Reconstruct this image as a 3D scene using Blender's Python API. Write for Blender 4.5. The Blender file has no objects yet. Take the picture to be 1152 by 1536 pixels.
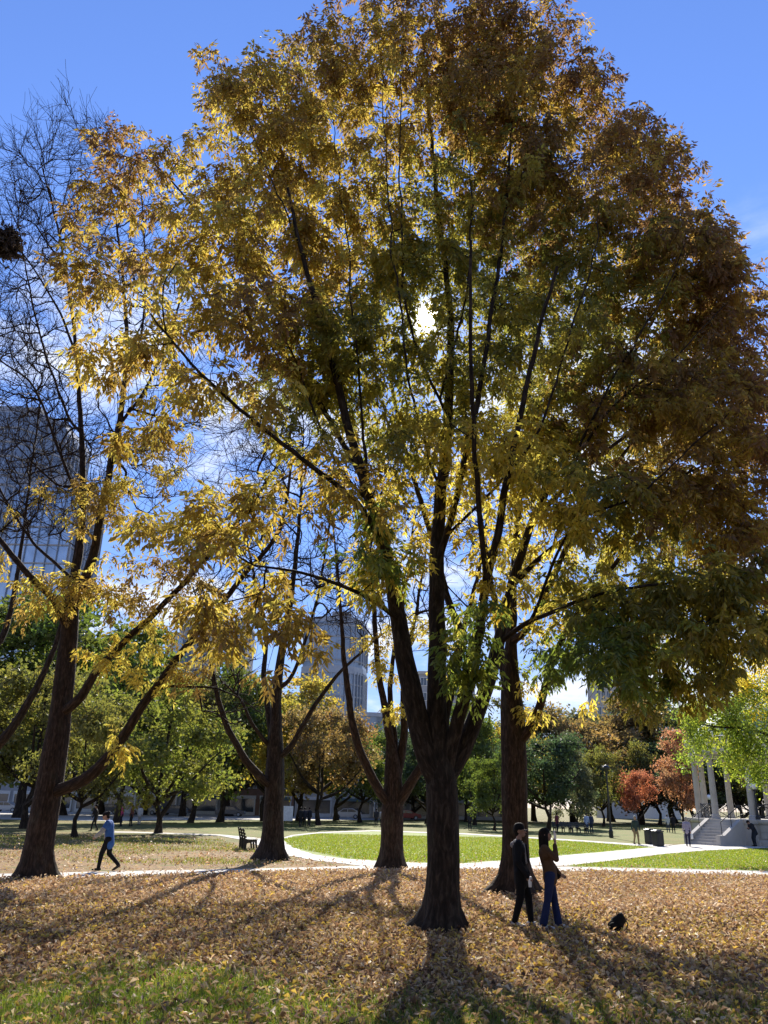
import bpy, bmesh, math, random
import numpy as np
from mathutils import Matrix, Vector

scene = bpy.context.scene
COL = scene.collection
R = math.radians
PI = math.pi

# ------------------------------------------------------------------ camera
FPX, PITCH, ROLL, CAMZ = 1180.0, R(20.4), 0.020, 2.1
X0 = np.array([1.0, 0, 0]); U0 = np.array([0, -math.sin(PITCH), math.cos(PITCH)]); FW = np.array([0, math.cos(PITCH), math.sin(PITCH)])
CR = math.cos(ROLL) * X0 + math.sin(ROLL) * U0
CU = -math.sin(ROLL) * X0 + math.cos(ROLL) * U0
CAMP = np.array([0, 0, CAMZ])
cam_data = bpy.data.cameras.new('camera')
cam_data.sensor_fit = 'AUTO'; cam_data.sensor_width = 36.0
cam_data.lens = FPX / 1536.0 * 36.0
cam_data.clip_start = 0.1; cam_data.clip_end = 6000
cam = bpy.data.objects.new('camera', cam_data); COL.objects.link(cam)
cam.matrix_world = Matrix(((CR[0], CU[0], -FW[0], 0), (CR[1], CU[1], -FW[1], 0), (CR[2], CU[2], -FW[2], CAMZ), (0, 0, 0, 1)))
scene.camera = cam


def ray(x, y):
    return FW + (x - 576.0) / FPX * CR - (y - 768.0) / FPX * CU


def at(x, y, d):
    """world point seen at photo position (x, y) at ground distance d"""
    v = ray(x, y)
    return CAMP + v * (d / v[1])


def gnd(x, y, z=0.0):
    v = ray(x, y)
    t = (z - CAMZ) / v[2]
    return CAMP + v * t


# ------------------------------------------------------------------ sky, sun, exposure
sv = ray(640, 478); sv = sv / np.linalg.norm(sv)
SUN_EL = math.asin(sv[2]); SUN_AZ = math.atan2(sv[0], sv[1])
world = bpy.data.worlds.new('World'); scene.world = world
world.use_nodes = True
nt = world.node_tree; N = nt.nodes; L = nt.links
N.clear()


def wn(t, **kw):
    n = N.new(t)
    for k, v in kw.items():
        setattr(n, k, v)
    return n


def wmath(op, a, b=None, clamp=False):
    n = N.new('ShaderNodeMath'); n.operation = op; n.use_clamp = clamp
    for i, v in enumerate((a, b)):
        if v is None: continue
        if isinstance(v, (int, float)): n.inputs[i].default_value = v
        else: L.new(v, n.inputs[i])
    return n.outputs[0]


sky = wn('ShaderNodeTexSky', sky_type='NISHITA')
sky.sun_disc = False; sky.sun_elevation = SUN_EL; sky.sun_rotation = SUN_AZ
sky.altitude = 1500; sky.air_density = 1.0; sky.dust_density = 0.0; sky.ozone_density = 3.0
hs = wn('ShaderNodeHueSaturation'); hs.inputs['Saturation'].default_value = 1.12; hs.inputs['Value'].default_value = 1.3
L.new(sky.outputs[0], hs.inputs['Color'])
tc = wn('ShaderNodeTexCoord')
sep = wn('ShaderNodeSeparateXYZ'); L.new(tc.outputs['Generated'], sep.inputs[0])
# clearer, bluer air towards the horizon than the sky model gives
hz = wn('ShaderNodeMapRange', interpolation_type='SMOOTHSTEP'); hz.inputs['From Min'].default_value = 0.02; hz.inputs['From Max'].default_value = 0.62; hz.inputs['To Min'].default_value = 0.42; hz.inputs['To Max'].default_value = 1.0
L.new(sep.outputs['Z'], hz.inputs['Value'])
tint = wn('ShaderNodeMix', data_type='RGBA', blend_type='MULTIPLY'); tint.inputs['Factor'].default_value = 1.0
L.new(hs.outputs[0], tint.inputs['A']); tint.inputs['B'].default_value = (1.06, 0.90, 1.04, 1)
dim = wn('ShaderNodeVectorMath', operation='SCALE'); L.new(tint.outputs['Result'], dim.inputs[0]); L.new(hz.outputs[0], dim.inputs['Scale'])
# thin broken cloud low in the sky
cmap = wn('ShaderNodeMapping'); cmap.inputs['Scale'].default_value = (1.0, 1.0, 2.6); cmap.inputs['Location'].default_value = (0.62, 0.2, 0.1)
L.new(tc.outputs['Generated'], cmap.inputs[0])
cn = wn('ShaderNodeTexNoise'); cn.inputs['Scale'].default_value = 3.4; cn.inputs['Detail'].default_value = 8; cn.inputs['Roughness'].default_value = 0.62
cn.inputs['Distortion'].default_value = 0.4
L.new(cmap.outputs[0], cn.inputs['Vector'])
cr = wn('ShaderNodeMapRange', interpolation_type='SMOOTHSTEP'); cr.inputs['From Min'].default_value = 0.465; cr.inputs['From Max'].default_value = 0.645
L.new(cn.outputs['Fac'], cr.inputs['Value'])
lo = wn('ShaderNodeMapRange', interpolation_type='SMOOTHSTEP'); lo.inputs['From Min'].default_value = 0.66; lo.inputs['From Max'].default_value = 0.46
L.new(sep.outputs['Z'], lo.inputs['Value'])
cfac = wmath('MULTIPLY', wmath('MULTIPLY', cr.outputs[0], lo.outputs[0]), 0.85)
cmix = wn('ShaderNodeMix', data_type='RGBA')
L.new(cfac, cmix.inputs['Factor']); L.new(dim.outputs[0], cmix.inputs['A']); cmix.inputs['B'].default_value = (6.2, 6.4, 6.8, 1)
# the sun itself with its aureole, as part of the sky
dt = wn('ShaderNodeVectorMath', operation='DOT_PRODUCT'); dt.inputs[1].default_value = tuple(sv)
L.new(tc.outputs['Generated'], dt.inputs[0])
dpos = wmath('MAXIMUM', dt.outputs['Value'], 0.0)
core = wmath('MULTIPLY', wmath('POWER', dpos, 60000.0), 900.0)
aur = wmath('ADD', wmath('MULTIPLY', wmath('POWER', dpos, 9000.0), 34.0), wmath('MULTIPLY', wmath('POWER', dpos, 900.0), 3.0))
glow = wmath('ADD', core, aur)
gcol = wn('ShaderNodeVectorMath', operation='SCALE'); gcol.inputs[0].default_value = (1.0, 0.95, 0.85); L.new(glow, gcol.inputs['Scale'])
addv = wn('ShaderNodeVectorMath', operation='ADD'); L.new(cmix.outputs['Result'], addv.inputs[0]); L.new(gcol.outputs[0], addv.inputs[1])
bg = wn('ShaderNodeBackground'); bg.inputs['Strength'].default_value = 0.097
L.new(addv.outputs[0], bg.inputs['Color'])
wo = wn('ShaderNodeOutputWorld'); L.new(bg.outputs[0], wo.inputs['Surface'])

sun_l = bpy.data.lights.new('sun', 'SUN'); sun_l.energy = 5.0; sun_l.angle = R(0.53); sun_l.color = (1.0, 0.93, 0.82)
sun = bpy.data.objects.new('sun', sun_l); COL.objects.link(sun)
sun.rotation_euler = Vector(sv).to_track_quat('Z', 'Y').to_euler()
sun.location = (0, 0, 60)

scene.view_settings.view_transform = 'Standard'; scene.view_settings.look = 'None'
scene.view_settings.exposure = 1.04; scene.view_settings.gamma = 1.0; scene.view_settings.use_curve_mapping = False
scene.render.engine = 'CYCLES'
scene.cycles.max_bounces = 8; scene.cycles.transmission_bounces = 6; scene.cycles.diffuse_bounces = 4
scene.cycles.use_denoising = True
scene.cycles.sample_clamp_indirect = 6.0

# ------------------------------------------------------------------ helpers
def tag(o, label=None, cat=None, group=None, kind=None):
    if label: o['label'] = label
    if cat: o['category'] = cat
    if group: o['group'] = group
    if kind: o['kind'] = kind
    return o


def thing(name, label, cat, loc=(0, 0, 0), rotz=0.0, group=None):
    o = bpy.data.objects.new(name, None); COL.objects.link(o)
    o.empty_display_size = 0.3
    o.location = loc; o.rotation_euler = (0, 0, rotz)
    return tag(o, label, cat, group)


def link(name, me, parent=None, mat=None, kind=None, label=None):
    o = bpy.data.objects.new(name, me); COL.objects.link(o)
    if mat is not None and len(me.materials) == 0: me.materials.append(mat)
    if parent is not None: o.parent = parent
    if kind: o['kind'] = kind
    if label: o['label'] = label
    return o


def mesh_np(name, V, F, mats=(), midx=None, col=None, smooth=False, attr=None):
    """V (n,3); F: one (m,k) array or a list of such"""
    if not isinstance(F, list): F = [F]
    F = [np.asarray(f, dtype=np.int32) for f in F if len(f)]
    me = bpy.data.meshes.new(name)
    V = np.ascontiguousarray(V, dtype=np.float32)
    loops = np.concatenate([f.ravel() for f in F])
    tot = np.concatenate([np.full(len(f), f.shape[1], dtype=np.int32) for f in F])
    st = np.concatenate([[0], np.cumsum(tot)[:-1]]).astype(np.int32)
    me.vertices.add(len(V)); me.vertices.foreach_set('co', V.ravel())
    me.loops.add(len(loops)); me.loops.foreach_set('vertex_index', loops)
    me.polygons.add(len(tot)); me.polygons.foreach_set('loop_start', st); me.polygons.foreach_set('loop_total', tot)
    for m in mats: me.materials.append(m)
    if midx is not None: me.polygons.foreach_set('material_index', np.asarray(midx, dtype=np.int32))
    me.polygons.foreach_set('use_smooth', np.full(len(tot), smooth, dtype=bool))
    if col is not None:
        a = me.attributes.new('col', 'FLOAT_COLOR', 'FACE')
        c4 = np.ones((len(tot), 4), dtype=np.float32); c4[:, :3] = col
        a.data.foreach_set('color', c4.ravel())
    if attr is not None:
        a = me.attributes.new('bark', 'FLOAT_VECTOR', 'POINT')
        a.data.foreach_set('vector', np.ascontiguousarray(attr, dtype=np.float32).ravel())
    me.update(calc_edges=True)
    me.validate()
    return me


class MB:
    """collects simple solids into one mesh"""
    def __init__(s): s.bm = bmesh.new()

    def box(s, c, size, rot=None, bevel=0.0):
        r = bmesh.ops.create_cube(s.bm, size=1.0)
        vs = r['verts']
        M = Matrix.Translation(Vector(c)) @ (rot.to_4x4() if rot is not None else Matrix.Identity(4)) @ Matrix.Diagonal((*size, 1))
        bmesh.ops.transform(s.bm, matrix=M, verts=vs)
        if bevel > 0:
            es = list({e for v in vs for e in v.link_edges})
            bmesh.ops.bevel(s.bm, geom=es, offset=bevel, segments=2, profile=0.5, affect='EDGES')
        return s

    def tube(s, p0, p1, r0, r1=None, n=8, cap=True):
        p0 = Vector(p0); p1 = Vector(p1); r1 = r0 if r1 is None else r1
        d = p1 - p0; ln = d.length
        r = bmesh.ops.create_cone(s.bm, cap_ends=cap, segments=n, radius1=r0, radius2=r1, depth=ln)
        q = Vector((0, 0, 1)).rotation_difference(d.normalized())
        bmesh.ops.transform(s.bm, matrix=Matrix.Translation((p0 + p1) / 2) @ q.to_matrix().to_4x4(), verts=r['verts'])
        return s

    def ball(s, c, r, seg=12, sc=(1, 1, 1)):
        q = bmesh.ops.create_uvsphere(s.bm, u_segments=seg, v_segments=max(6, seg * 2 // 3), radius=1.0)
        bmesh.ops.transform(s.bm, matrix=Matrix.Translation(Vector(c)) @ Matrix.Diagonal((r * sc[0], r * sc[1], r * sc[2], 1)), verts=q['verts'])
        return s

    def lathe(s, prof, c=(0, 0, 0), n=24, a0=0.0, a1=2 * PI, mod=None):
        full = abs(a1 - a0 - 2 * PI) < 1e-6
        rings = []
        k = n if full else n + 1
        for i in range(k):
            a = a0 + (a1 - a0) * i / n
            rings.append([s.bm.verts.new((c[0] + r * (mod(a) if mod else 1) * math.cos(a), c[1] + r * (mod(a) if mod else 1) * math.sin(a), c[2] + z)) for r, z in prof])
        for i in range(n):
            A = rings[i]; B = rings[(i + 1) % k]
            for j in range(len(prof) - 1):
                try: s.bm.faces.new((A[j], B[j], B[j + 1], A[j + 1]))
                except ValueError: pass
        return s

    def prism(s, pts, z0, z1):
        lo = [s.bm.verts.new((x, y, z0)) for x, y in pts]; hi = [s.bm.verts.new((x, y, z1)) for x, y in pts]
        s.bm.faces.new(lo[::-1]); s.bm.faces.new(hi)
        n = len(pts)
        for i in range(n): s.bm.faces.new((lo[i], lo[(i + 1) % n], hi[(i + 1) % n], hi[i]))
        return s

    def extr(s, prof, y0, y1):
        """profile in x,z extruded along y"""
        lo = [s.bm.verts.new((x, y0, z)) for x, z in prof]; hi = [s.bm.verts.new((x, y1, z)) for x, z in prof]
        s.bm.faces.new(lo); s.bm.faces.new(hi[::-1])
        n = len(prof)
        for i in range(n): s.bm.faces.new((lo[(i + 1) % n], lo[i], hi[i], hi[(i + 1) % n]))
        return s

    def mesh(s, name, mat, smooth=False):
        bmesh.ops.recalc_face_normals(s.bm, faces=s.bm.faces[:])
        me = bpy.data.meshes.new(name); s.bm.to_mesh(me); s.bm.free()
        if mat is not None: me.materials.append(mat)
        if smooth: me.polygons.foreach_set('use_smooth', np.ones(len(me.polygons), dtype=bool))
        return me

    def build(s, name, mat, parent=None, smooth=False, kind=None, label=None):
        return link(name, s.mesh(name, mat, smooth), parent, None, kind, label)


def children_of(o): return [c for c in bpy.data.objects if c.parent == o]


def copy_tree(o, kids, label=None, loc=None, rotz=None, parent=None):
    """copy of a thing with copies of its parts; kids maps an object to its children"""
    c = o.copy(); COL.objects.link(c)
    if parent is not None: c.parent = parent
    if label: c['label'] = label
    if loc is not None: c.location = loc
    if rotz is not None: c.rotation_euler = (0, 0, rotz)
    for ch in kids.get(o.name, []): copy_tree(ch, kids, parent=c)
    return c


def kid_map():
    m = {}
    for o in bpy.data.objects:
        if o.parent is not None: m.setdefault(o.parent.name, []).append(o)
    return m


# ------------------------------------------------------------------ materials
class NB:
    def __init__(s, name):
        s.m = bpy.data.materials.new(name); s.m.use_nodes = True
        s.t = s.m.node_tree; s.t.nodes.clear()
        s.out = s.t.nodes.new('ShaderNodeOutputMaterial')

    def n(s, t, **kw):
        x = s.t.nodes.new(t)
        for k, v in kw.items():
            if k in x.bl_rna.properties: setattr(x, k, v)
            else: s.inp(x, k, v)
        return x

    def inp(s, x, k, v):
        k = k.replace('_', ' ') if isinstance(k, str) and k not in x.inputs else k
        if isinstance(v, bpy.types.NodeSocket): s.t.links.new(v, x.inputs[k])
        else: x.inputs[k].default_value = v

    def l(s, a, b): s.t.links.new(a, b)

    def coords(s, which='Object', scale=(1, 1, 1)):
        if which == 'bark':
            c = s.n('ShaderNodeAttribute', attribute_name='bark').outputs['Vector']
        elif which == 'pos':
            c = s.n('ShaderNodeNewGeometry').outputs['Position']
        else:
            c = s.n('ShaderNodeTexCoord').outputs[which]
        mp = s.n('ShaderNodeMapping'); mp.inputs['Scale'].default_value = scale
        s.l(c, mp.inputs[0]); return mp.outputs[0]

    def noise(s, vec, scale, detail=4, rough=0.55, dist=0.0):
        x = s.n('ShaderNodeTexNoise', Scale=scale, Detail=detail, Roughness=rough, Distortion=dist)
        s.l(vec, x.inputs['Vector']); return x.outputs['Fac']

    def ramp(s, fac, stops):
        x = s.n('ShaderNodeValToRGB')
        e = x.color_ramp.elements
        while len(e) > 2: e.remove(e[-1])
        for i, (p, c) in enumerate(stops):
            if i >= 2: e.new(p)
            e[i].position = p; e[i].color = (*c, 1)
        s.l(fac, x.inputs[0]); return x.outputs['Color']

    def mix(s, f, a, b, blend='MIX'):
        x = s.n('ShaderNodeMix', data_type='RGBA', blend_type=blend)
        for k, v in (('Factor', f), ('A', a), ('B', b)):
            sock = [i for i in x.inputs if i.name == k and i.enabled][0] if k != 'Factor' else x.inputs[0]
            if isinstance(v, bpy.types.NodeSocket): s.l(v, sock)
            else: sock.default_value = (*v, 1) if isinstance(v, tuple) else v
        return x.outputs['Result'] if False else [o for o in x.outputs if o.enabled][0]

    def rng(s, v, a, b, c=0.0, d=1.0, smooth=True):
        x = s.n('ShaderNodeMapRange'); x.interpolation_type = 'SMOOTHSTEP' if smooth else 'LINEAR'
        for k, q in zip(('From Min', 'From Max', 'To Min', 'To Max'), (a, b, c, d)): x.inputs[k].default_value = q
        s.l(v, x.inputs['Value']); return x.outputs[0]

    def bump(s, h, strength=0.5, dist=0.02):
        x = s.n('ShaderNodeBump', Strength=strength, Distance=dist); s.l(h, x.inputs['Height']); return x.outputs[0]

    def principled(s, col, rough=0.6, metal=0.0, normal=None, spec=0.5, **kw):
        x = s.n('ShaderNodeBsdfPrincipled')
        s.inp(x, 'Base Color', col if isinstance(col, bpy.types.NodeSocket) else (*col, 1))
        s.inp(x, 'Roughness', rough); x.inputs['Metallic'].default_value = metal
        x.inputs['Specular IOR Level'].default_value = spec
        if normal is not None: s.l(normal, x.inputs['Normal'])
        for k, v in kw.items(): s.inp(x, k, v)
        s.l(x.outputs[0], s.out.inputs['Surface']); return x


def simple(name, col, rough=0.6, metal=0.0, var=0.15, scale=6.0, bump=0.15, spec=0.5, dist=0.01):
    b = NB(name); v = b.coords('Object')
    f = b.noise(v, scale, 5)
    dark = tuple(c * (1 - var) for c in col); lite = tuple(min(1, c * (1 + var)) for c in col)
    c = b.ramp(f, [(0.3, dark), (0.7, lite)])
    b.principled(c, rough, metal, b.bump(b.noise(v, scale * 4, 4), bump, dist), spec)
    return b.m


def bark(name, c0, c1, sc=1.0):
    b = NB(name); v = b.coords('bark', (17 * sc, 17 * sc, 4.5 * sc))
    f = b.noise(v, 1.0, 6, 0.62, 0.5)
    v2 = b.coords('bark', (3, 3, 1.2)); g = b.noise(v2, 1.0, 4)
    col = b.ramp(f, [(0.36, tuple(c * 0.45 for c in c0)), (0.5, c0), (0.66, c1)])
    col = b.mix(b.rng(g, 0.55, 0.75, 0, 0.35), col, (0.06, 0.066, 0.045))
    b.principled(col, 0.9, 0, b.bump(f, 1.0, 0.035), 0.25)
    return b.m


def leaf_mat(name, trans=0.5, gloss=0.06, rough=0.45, objcol=False, boost=1.25, sat=1.1):
    b = NB(name)
    c = b.n('ShaderNodeAttribute', attribute_name='col').outputs['Color']
    if objcol:
        oi = b.n('ShaderNodeObjectInfo').outputs['Color']
        c = b.mix(1.0, c, oi, 'MULTIPLY')
    h = b.n('ShaderNodeHueSaturation'); h.inputs['Saturation'].default_value = sat; h.inputs['Value'].default_value = boost
    b.l(c, h.inputs['Color'])
    d = b.n('ShaderNodeBsdfDiffuse'); b.l(c, d.inputs['Color'])
    t = b.n('ShaderNodeBsdfTranslucent'); b.l(h.outputs[0], t.inputs['Color'])
    m = b.n('ShaderNodeMixShader'); m.inputs[0].default_value = trans; b.l(d.outputs[0], m.inputs[1]); b.l(t.outputs[0], m.inputs[2])
    g = b.n('ShaderNodeBsdfGlossy'); g.inputs['Roughness'].default_value = rough; g.inputs['Color'].default_value = (1, 1, 1, 1)
    m2 = b.n('ShaderNodeMixShader'); m2.inputs[0].default_value = gloss
    b.l(m.outputs[0], m2.inputs[1]); b.l(g.outputs[0], m2.inputs[2]); b.l(m2.outputs[0], b.out.inputs['Surface'])
    return b.m


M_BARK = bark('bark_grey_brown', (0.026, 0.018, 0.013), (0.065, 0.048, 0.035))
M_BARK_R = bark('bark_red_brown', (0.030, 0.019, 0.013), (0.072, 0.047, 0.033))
M_LEAF = leaf_mat('ash_leaf', 0.62, 0.03, boost=1.2, sat=0.98)
M_LEAF_BG = leaf_mat('park_leaf', 0.55, 0.03, objcol=True)
M_LITTER = leaf_mat('fallen_leaf', 0.28, 0.035, 0.5, boost=1.25, sat=1.0)
M_BLADE = leaf_mat('grass_blade', 0.5, 0.04, 0.5, boost=1.3)


def unit(v):
    v = np.asarray(v, dtype=float)
    return v / (np.linalg.norm(v, axis=-1, keepdims=True) + 1e-9)

# ------------------------------------------------------------------ ground, lawn, paths
def ground_mat():
    b = NB('leaf_strewn_turf')
    v = b.coords('pos')
    big = b.noise(v, 0.22, 4); mid = b.noise(v, 1.6, 5); fine = b.noise(v, 26, 4, 0.7)
    vo = b.n('ShaderNodeTexVoronoi', Scale=11.0, Randomness=1.0); b.l(v, vo.inputs['Vector'])
    sepc = b.n('ShaderNodeSeparateColor'); b.l(vo.outputs['Color'], sepc.inputs[0])
    leafc = b.ramp(sepc.outputs[0], [(0.0, (0.10, 0.058, 0.03)), (0.35, (0.22, 0.125, 0.065)), (0.6, (0.31, 0.20, 0.11)), (0.8, (0.34, 0.23, 0.05)), (1.0, (0.16, 0.085, 0.045))])
    grass = b.ramp(fine, [(0.3, (0.045, 0.065, 0.014)), (0.7, (0.15, 0.18, 0.03))])
    dry = b.ramp(fine, [(0.3, (0.12, 0.10, 0.035)), (0.7, (0.24, 0.21, 0.07))])
    sp = b.n('ShaderNodeSeparateXYZ'); b.l(v, sp.inputs[0])
    far = b.rng(sp.outputs['Y'], 33, 52)
    turf = b.mix(b.rng(big, 0.42, 0.6), grass, dry)
    m = b.n('ShaderNodeMath', operation='MULTIPLY'); b.l(b.rng(mid, 0.30, 0.52), m.inputs[0]); b.l(b.rng(far, 0, 1, 1, 0.25), m.inputs[1])
    c = b.mix(m.outputs[0], turf, leafc)
    h = b.n('ShaderNodeMath', operation='ADD'); b.l(sepc.outputs[1], h.inputs[0]); b.l(fine, h.inputs[1])
    b.principled(c, 0.9, 0, b.bump(h.outputs[0], 0.8, 0.03), 0.2)
    return b.m


def lawn_mat():
    b = NB('mown_grass'); v = b.coords('pos')
    f = b.noise(v, 30, 4, 0.7); g = b.noise(v, 0.35, 4); k = b.noise(v, 3.0, 5)
    c = b.ramp(f, [(0.25, (0.085, 0.135, 0.012)), (0.75, (0.21, 0.29, 0.03))])
    c = b.mix(b.rng(g, 0.4, 0.7, 0, 0.35), c, (0.24, 0.27, 0.05))
    c = b.mix(b.rng(k, 0.58, 0.72, 0, 0.35), c, (0.26, 0.23, 0.07))
    b.principled(c, 0.85, 0, b.bump(f, 0.8, 0.03), 0.25)
    return b.m


def path_mat():
    b = NB('pale_concrete'); v = b.coords('pos')
    g = b.noise(v, 0.6, 5); f = b.noise(v, 40, 3, 0.7)
    c = b.ramp(g, [(0.3, (0.40, 0.38, 0.35)), (0.7, (0.55, 0.53, 0.49))])
    c = b.mix(b.rng(f, 0.4, 0.7, 0, 0.25), c, (0.36, 0.33, 0.29))
    k = b.noise(v, 2.2, 6, .65); c = b.mix(b.rng(k, 0.54, 0.70, 0, .5), c, (0.27, 0.24, 0.20))
    b.principled(c, 0.85, 0, b.bump(f, 0.3, 0.01), 0.3)
    return b.m


def far_lawn_mat():
    b = NB('worn_far_grass'); v = b.coords('pos')
    g = b.noise(v, 0.16, 5); k = b.noise(v, 1.1, 5); f = b.noise(v, 9, 3)
    c = b.ramp(g, [(0.36, (0.10, 0.135, 0.022)), (0.64, (0.16, 0.17, 0.035))])
    c = b.mix(b.rng(k, 0.45, 0.66, 0, 0.8), c, (0.20, 0.145, 0.06))
    c = b.mix(b.rng(f, 0.45, 0.7, 0, 0.4), c, (0.07, 0.085, 0.02))
    b.principled(c, 0.9, 0, b.bump(f, 0.7, 0.05), 0.15)
    return b.m


M_GROUND, M_LAWN, M_PATH, M_FARL = ground_mat(), lawn_mat(), path_mat(), far_lawn_mat()

# one ground sheet, finer near the camera, with faint undulation
xs = np.concatenate([[-2500, -900, -400, -200, -120], np.arange(-80, 81, 4.0), [120, 200, 400, 900, 2500]])
ys = np.concatenate([[-1500, -300, -60, -20], np.arange(0, 161, 4.0), [200, 260, 400, 900, 3500]])
gx, gy = np.meshgrid(xs, ys)
V = np.stack([gx.ravel(), gy.ravel(), np.zeros(gx.size)], 1)
w = len(xs); i = (np.arange(len(ys) - 1)[:, None] * w + np.arange(w - 1)[None]).ravel()
tag(link('ground', mesh_np('ground', V, np.stack([i, i + 1, i + w + 1, i + w], 1), [M_GROUND])), kind='structure')


def sheet(name, pix, mat, z, world_pts=None, wob=0.0, seed=1):
    """a flat area whose outline is given by photo points that lie on the ground"""
    rg = np.random.default_rng(seed)
    P = [gnd(x, y)[:2] for x, y in pix] if world_pts is None else [np.array(p) for p in world_pts]
    Q = []
    for a, b in zip(P, P[1:] + P[:1]):
        n = max(1, int(np.linalg.norm(b - a) / 0.35)) if wob else 1
        for k in range(min(n, 160)):
            q = a + (b - a) * k / min(n, 160)
            if wob and k: q = q + rg.normal(0, wob, 2)
            Q.append(q)
    bm = bmesh.new()
    f = bm.faces.new([bm.verts.new((q[0], q[1], z)) for q in Q])
    if f.normal.z < 0: f.normal_flip()
    bmesh.ops.triangulate(bm, faces=[f])
    me = bpy.data.meshes.new(name); bm.to_mesh(me); bm.free(); me.materials.append(mat)
    return tag(link(name, me), kind='structure')


sheet('lawn', [(424, 1258.5), (430, 1266), (440, 1272), (470, 1282), (520, 1289), (600, 1294), (690, 1296), (760, 1291), (830, 1285), (900, 1279), (985, 1271), (960, 1269.5), (880, 1263), (760, 1255.5), (694, 1252), (560, 1247), (480, 1249.5), (440, 1253)], M_LAWN, 0.004, wob=0.05)
sheet('lawn', [(850, 1299), (920, 1291), (1000, 1281), (1060, 1276), (1152, 1272), (1260, 1270), (1300, 1312), (1152, 1306.5), (1000, 1303), (870, 1300.5)], M_LAWN, 0.004, wob=0.05)
sheet('far_lawn', [(330, 1253), (420, 1256.5), (440, 1252), (560, 1246), (694, 1250), (760, 1253.8), (880, 1261), (960, 1266), (1040, 1266), (1200, 1262), (1250, 1243), (900, 1236), (560, 1231), (200, 1226)], M_FARL, 0.004, wob=0.05)
sheet('path', [(-200, 1312), (0, 1311), (230, 1306), (400, 1303), (545, 1299), (640, 1297.5), (760, 1298.5), (870, 1301), (1000, 1303.5), (1152, 1307), (1330, 1313), (1330, 1323), (1152, 1315), (1000, 1310), (900, 1307.5), (640, 1304.5), (400, 1308.5), (200, 1315), (0, 1319.5), (-200, 1322)], M_PATH, 0.010, wob=0.05)
sheet('path', [(545, 1299.5), (480, 1292), (440, 1285), (408, 1275), (390, 1269), (372, 1264), (385, 1258), (424, 1257.5), (430, 1266), (440, 1272), (470, 1282), (520, 1289), (600, 1294), (690, 1296), (760, 1291), (830, 1285), (900, 1279), (985, 1271), (1040, 1265), (1152, 1262), (1260, 1262), (1260, 1270), (1152, 1272), (1060, 1276), (1000, 1281), (920, 1291), (850, 1299), (760, 1299), (640, 1298)], M_PATH, 0.014, wob=0.05)
sheet('path', [(424, 1257), (440, 1252.5), (480, 1248.5), (560, 1245.6), (694, 1250.2), (760, 1253.9), (880, 1261.2), (960, 1266.5), (1010, 1267.5), (985, 1271), (960, 1269.5), (880, 1263.2), (760, 1255.6), (694, 1251.8), (560, 1247), (480, 1250), (440, 1254), (430, 1259)], M_PATH, 0.018, wob=0.04)
sheet('path', [(150, 1247.2), (200, 1247.8), (330, 1252), (385, 1257), (372, 1262), (330, 1254), (200, 1249.6), (150, 1249)], M_PATH, 0.018, wob=0.04)
sheet('street', [(-300, 1229), (0, 1229), (150, 1231.5), (300, 1230), (700, 1230), (700, 1226), (300, 1222), (0, 1216), (-300, 1212)], M_PATH, 0.010)

# ---- fallen leaves, real ones, thinning with distance
def fnoise(x, y, seed, s):
    rg = np.random.default_rng(seed); out = 0
    for k in range(5):
        a = rg.uniform(0, 6.28); p = rg.uniform(0, 6.28); f = s * rg.uniform(0.6, 1.9)
        out = out + np.sin((x * math.cos(a) + y * math.sin(a)) * f + p + 1.2 * np.sin((x * math.sin(a) - y * math.cos(a)) * f * 0.6))
    return out / 5


def pathdist(x, y):
    """row of the near path under world x (its near edge)"""
    pts = np.array([gnd(a, b)[:2] for a, b in [(-200, 1322), (0, 1319.5), (200, 1315), (400, 1308.5), (640, 1304.5), (900, 1307.5), (1152, 1315), (1330, 1323)]])
    return np.interp(x, pts[:, 0], pts[:, 1])


def green_patch(x, y):
    """where grass shows through the leaves, strongest nearest the camera"""
    return fnoise(x, y, 3, 0.9) + np.clip((12.2 - y) * 0.40, -1.1, 1.0) + np.clip((-x - 0.5) * 0.12, -.2, 0.40)


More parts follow.
